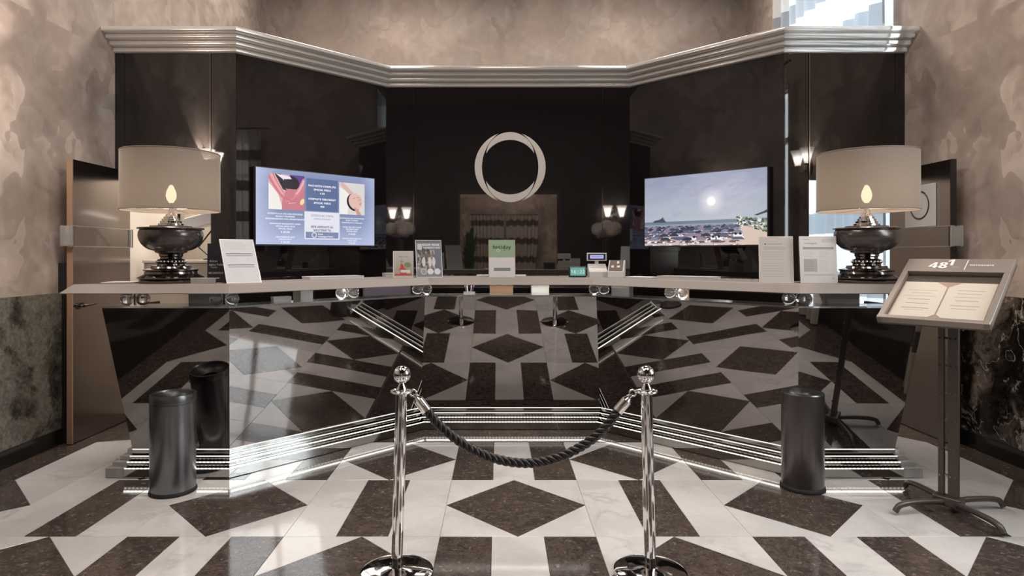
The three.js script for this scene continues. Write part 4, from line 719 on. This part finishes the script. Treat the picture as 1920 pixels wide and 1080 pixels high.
// things on the inner desk, seen through the gap below the counter top
const DESK = 1.0605;
function deskBox(name, label, cat, px, d, w, h, dp, turn, mat) { const p = at(px, 545, d), t = thing(name, label, cat, [p.x, DESK, p.z], turn); part('box', bx(w, h, dp, 0, h / 2, 0, 0.002), mat, t); part('lid', bx(w + 0.004, 0.02, dp + 0.004, 0, h - 0.009, 0, 0.001), mat, t); return t; }
deskBox('paper_box', 'white paper box seen in the gap under the spa television', 'box', 568, 4.68, 0.1, 0.125, 0.12, Math.PI / 4, M.paper);
deskBox('paper_box', 'small white box on the desk near the information sheet', 'box', 527, 4.44, 0.12, 0.085, 0.08, Math.PI / 4 - 0.2, M.paper);
deskBox('kraft_box', 'tan cardboard box in the gap under the green sign', 'box', 940, 5.4, 0.2, 0.13, 0.14, 0, M.kraft);
deskBox('paper_box', 'white paper box in the gap between green sign and clock', 'box', 1012, 5.4, 0.15, 0.13, 0.14, 0, M.paper);
deskBox('paper_box', 'white paper box in the gap by the leaflet holder', 'box', 1167, 5.2, 0.15, 0.12, 0.12, -0.5, M.paper);
deskBox('kraft_box', 'tan cardboard box beside a crystal ball under the beach television', 'box', 1272, 4.85, 0.12, 0.125, 0.12, -Math.PI / 4, M.kraft);
deskBox('kraft_box', 'grey brown box beside a crystal ball under the spa television', 'box', 656, 5.0, 0.09, 0.125, 0.12, Math.PI / 4, M.leather);
for (const [px, lab, w] of [[400, 'white folder stack behind the glass gap below the charcoal plaque', 0.25], [1567, 'white folder stack behind the glass gap below the price sheet', 0.22]]) { const p = at(px, 560, 4.35), t = thing('folder_stack', lab, 'folders', [p.x, 1.0, p.z], 0); for (let k = 0; k < 4; k++) part('folder', bx(w, 0.048, 0.2, 0, 0.025 + k * 0.0485, 0, 0.003), M.paper, t); }
{
  const p = at(880, 545, 5.32), t = thing('pen_holder', 'clear pen holder on the desk seen under the tall brochure', 'pen holder', [p.x, DESK, p.z]);
  part('cup', lathe([[0, 0.001], [0.05, 0.001], [0.052, 0.07], [0.049, 0.07], [0.047, 0.005], [0, 0.005]], 24), M.acrylicMilky, t);
  const cols = [[0.05, 0.06, 0.3], [0.7, 0.68, 0.65], [0.45, 0.12, 0.1], [0.1, 0.1, 0.1], [0.75, 0.7, 0.66], [0.5, 0.3, 0.2]];
  cols.forEach((c, k) => { const a = k * 1.05, g = thing('pen', ['blue', 'white', 'red', 'black', 'ivory', 'tan'][k] + ' pen standing in the clear pen holder', 'pen', [p.x, DESK + 0.006, p.z], a, 'pens in the clear holder'); part('barrel', cyl([0.012, 0, 0], [0.036, 0.105, 0], 0.0045, 0.0045, 10), mk({ color: lin(...c), roughness: 0.35 }), g); part('cap', cyl([0.036, 0.105, 0], [0.041, 0.127, 0], 0.0055, 0.005, 10), M.plastic, g); });
  const ch = at(735, 545, 5.75), o = thing('office_chair', 'violet grey padded office chair behind the counter gap', 'chair', [ch.x, 0, ch.z], 0.4);
  const pad2 = mk({ color: lin(0.16, 0.13, 0.17), roughness: 0.6 });
  part('backrest', bx(0.46, 0.6, 0.07, 0, 0.86, -0.2, 0.03), pad2, o); part('seat', bx(0.48, 0.08, 0.46, 0, 0.47, 0.04, 0.03), pad2, o); part('column', cyl([0, 0.06, 0], [0, 0.44, 0], 0.028), M.chrome, o); part('back_bar', bx(0.07, 0.42, 0.02, 0, 0.6, -0.225, 0.005), M.blackSatin, o);
  for (let k = 0; k < 5; k++) { const a = k * 1.2566; part('base_leg', [cyl([0, 0.07, 0], [Math.cos(a) * 0.27, 0.055, Math.sin(a) * 0.27], 0.018, 0.013, 10), sphere(0.026, Math.cos(a) * 0.27, 0.027, Math.sin(a) * 0.27, 12, 8)], M.blackSatin, o); }
}

// ---------- the office seen through the two door openings ----------
{
  const c = thing('office_cupboard', 'cream office cupboard seen through the opening behind the bronze lamp', 'cupboard', [-2.88, 0, -6.75], 0);
  part('carcass', bx(1.1, 2.35, 0.5, 0, 1.178, 0), M.cream, c); part('side_panel', bx(0.04, 2.35, 0.85, -0.56, 1.178, 0.75, 0.004), M.cream, c);
  for (const k of [-1, 1]) { const d = part('door', bx(0.535, 2.28, 0.02, k * 0.2725, 1.19, 0.261, 0.004), M.cream, c); part('handle', cyl([k * 0.03, 1.5, 0.285], [k * 0.03, 1.66, 0.285], 0.007), M.blackSatin, d); }
  const s = thing('marble_cabinet', 'low pale marble fronted cabinet below the bowl of the lamp', 'cabinet', [-2.96, 0, -5.79], 0);
  part('carcass', bx(0.72, 1.37, 0.3, 0, 0.686, 0, 0.004), mk({ map: whiteMarble, color: lin(0.6, 0.52, 0.44), roughness: 0.3 }), s); part('top', bx(0.74, 0.025, 0.32, 0, 1.383, 0, 0.004), M.cream, s);
  const l = thing('desk_lamp', 'white angled desk lamp with dark jointed arms behind the bronze lamp', 'lamp', [-2.78, 1.397, -5.8], 0);
  part('lamp_base', lathe([[0, 0], [0.07, 0], [0.07, 0.012], [0.02, 0.02], [0, 0.02]], 32), M.blackSatin, l);
  part('arm', [cyl([0, 0.015, 0], [-0.12, 0.12, 0], 0.007), cyl([-0.12, 0.12, 0], [0.1, 0.4, 0], 0.007)], M.blackSatin, l);
  part('lamp_head', bx(0.3, 0.12, 0.12, 0, 0, 0, 0.02).rotateZ(0.25).translate(-0.07, 0.36, 0.03), M.paper, l);
}
areaLight('office_strip_glow', NEUTRAL, L.officeLeft, 0.8, 0.5, [-2.7, 3.0, -6.35], [-2.7, 0, -6.6]);
{ const t = thing('office_light', 'bracketed light panel on the office wall behind the screen', 'light panel', [-2.7, 3.06, -6.35]); part('housing', bx(0.84, 0.05, 0.54, 0, 0.0, 0, 0.006), M.paper, t); part('diffuser', bx(0.8, 0.006, 0.5, 0, -0.028, 0), M.lampGlow, t); part('wall_arm', bx(0.38, 0.04, 0.06, -0.58, 0.0, 0, 0.004), M.pewter, t); }

// ---------- behind the camera, seen in the black mirrors ----------
function plant(label, x, z, h) {
  const t = thing('potted_plant', label, 'plant', [x, 0, z]); part('pot', lathe([[0, 0.001], [0.16, 0.001], [0.2, 0.42], [0.18, 0.42], [0.17, 0.38], [0, 0.38]], 32), M.blackSatin, t);
  for (let k = 0; k < 16; k++) {
    const a = k * 2.4, r = 0.35 + 0.3 * ((k * 7) % 5) / 5, top2 = h * (0.6 + 0.4 * ((k * 3) % 7) / 7), g = new THREE.PlaneGeometry(0.15, 1, 2, 10), p = g.attributes.position;
    for (let i = 0; i < p.count; i++) { const v = p.getY(i) + 0.5, w = p.getX(i) * Math.sin(Math.PI * Math.min(1, 0.12 + v * 0.88)); p.setXYZ(i, w, 0.38 + (top2 - 0.38) * Math.sin(v * 2.0) / Math.sin(2.0) * (v < 1 ? 1 : 1), r * v * v + Math.abs(w) * 0.3); }
    g.computeVertexNormals(); part('leaf', g.rotateY(a), M.leaf, t);
  }
}
plant('tall broad-leaved plant in a black pot in the lounge behind the camera', -0.95, ZF + 1.3, 2.2);
function flowers(label, x, z) {
  const t = thing('flower_arrangement', label, 'flowers', [x, 0, z]); part('pedestal', bx(0.4, 1.2, 0.4, 0, 0.6, 0, 0.01), M.blackSatin, t); part('vase', lathe([[0, 1.2], [0.12, 1.2], [0.2, 1.5], [0.16, 1.8], [0.2, 1.9], [0, 1.85]], 32), M.blackSatin, t);
  [[0, 2.2, 0.05], [-0.24, 2.12, 0], [0.22, 2.14, 0.04], [0.06, 2.05, 0.22], [-0.1, 2.02, 0.2], [0.1, 2.1, -0.2]].forEach(([a, b, c]) => { const g = new THREE.IcosahedronGeometry(0.17, 4), p = g.attributes.position; for (let i = 0; i < p.count; i++) { const k = 1 + 0.12 * Math.sin(p.getX(i) * 60) * Math.sin(p.getY(i) * 60 + 1) * Math.cos(p.getZ(i) * 60); p.setXYZ(i, p.getX(i) * k, p.getY(i) * k, p.getZ(i) * k); } g.computeVertexNormals(); part('blossom', g.translate(a, b, c), M.petal, t); });
}
flowers('white hydrangeas in a black vase below the sconce behind the camera, curtain side', -2.7, ZF - 0.4);
flowers('white hydrangeas in a black vase below the sconce behind the camera, window side', 2.75, ZF - 0.4);

scene.traverse((o) => { if (o.isMesh) o.castShadow = o.receiveShadow = true; });
renderer.render(scene, camera);
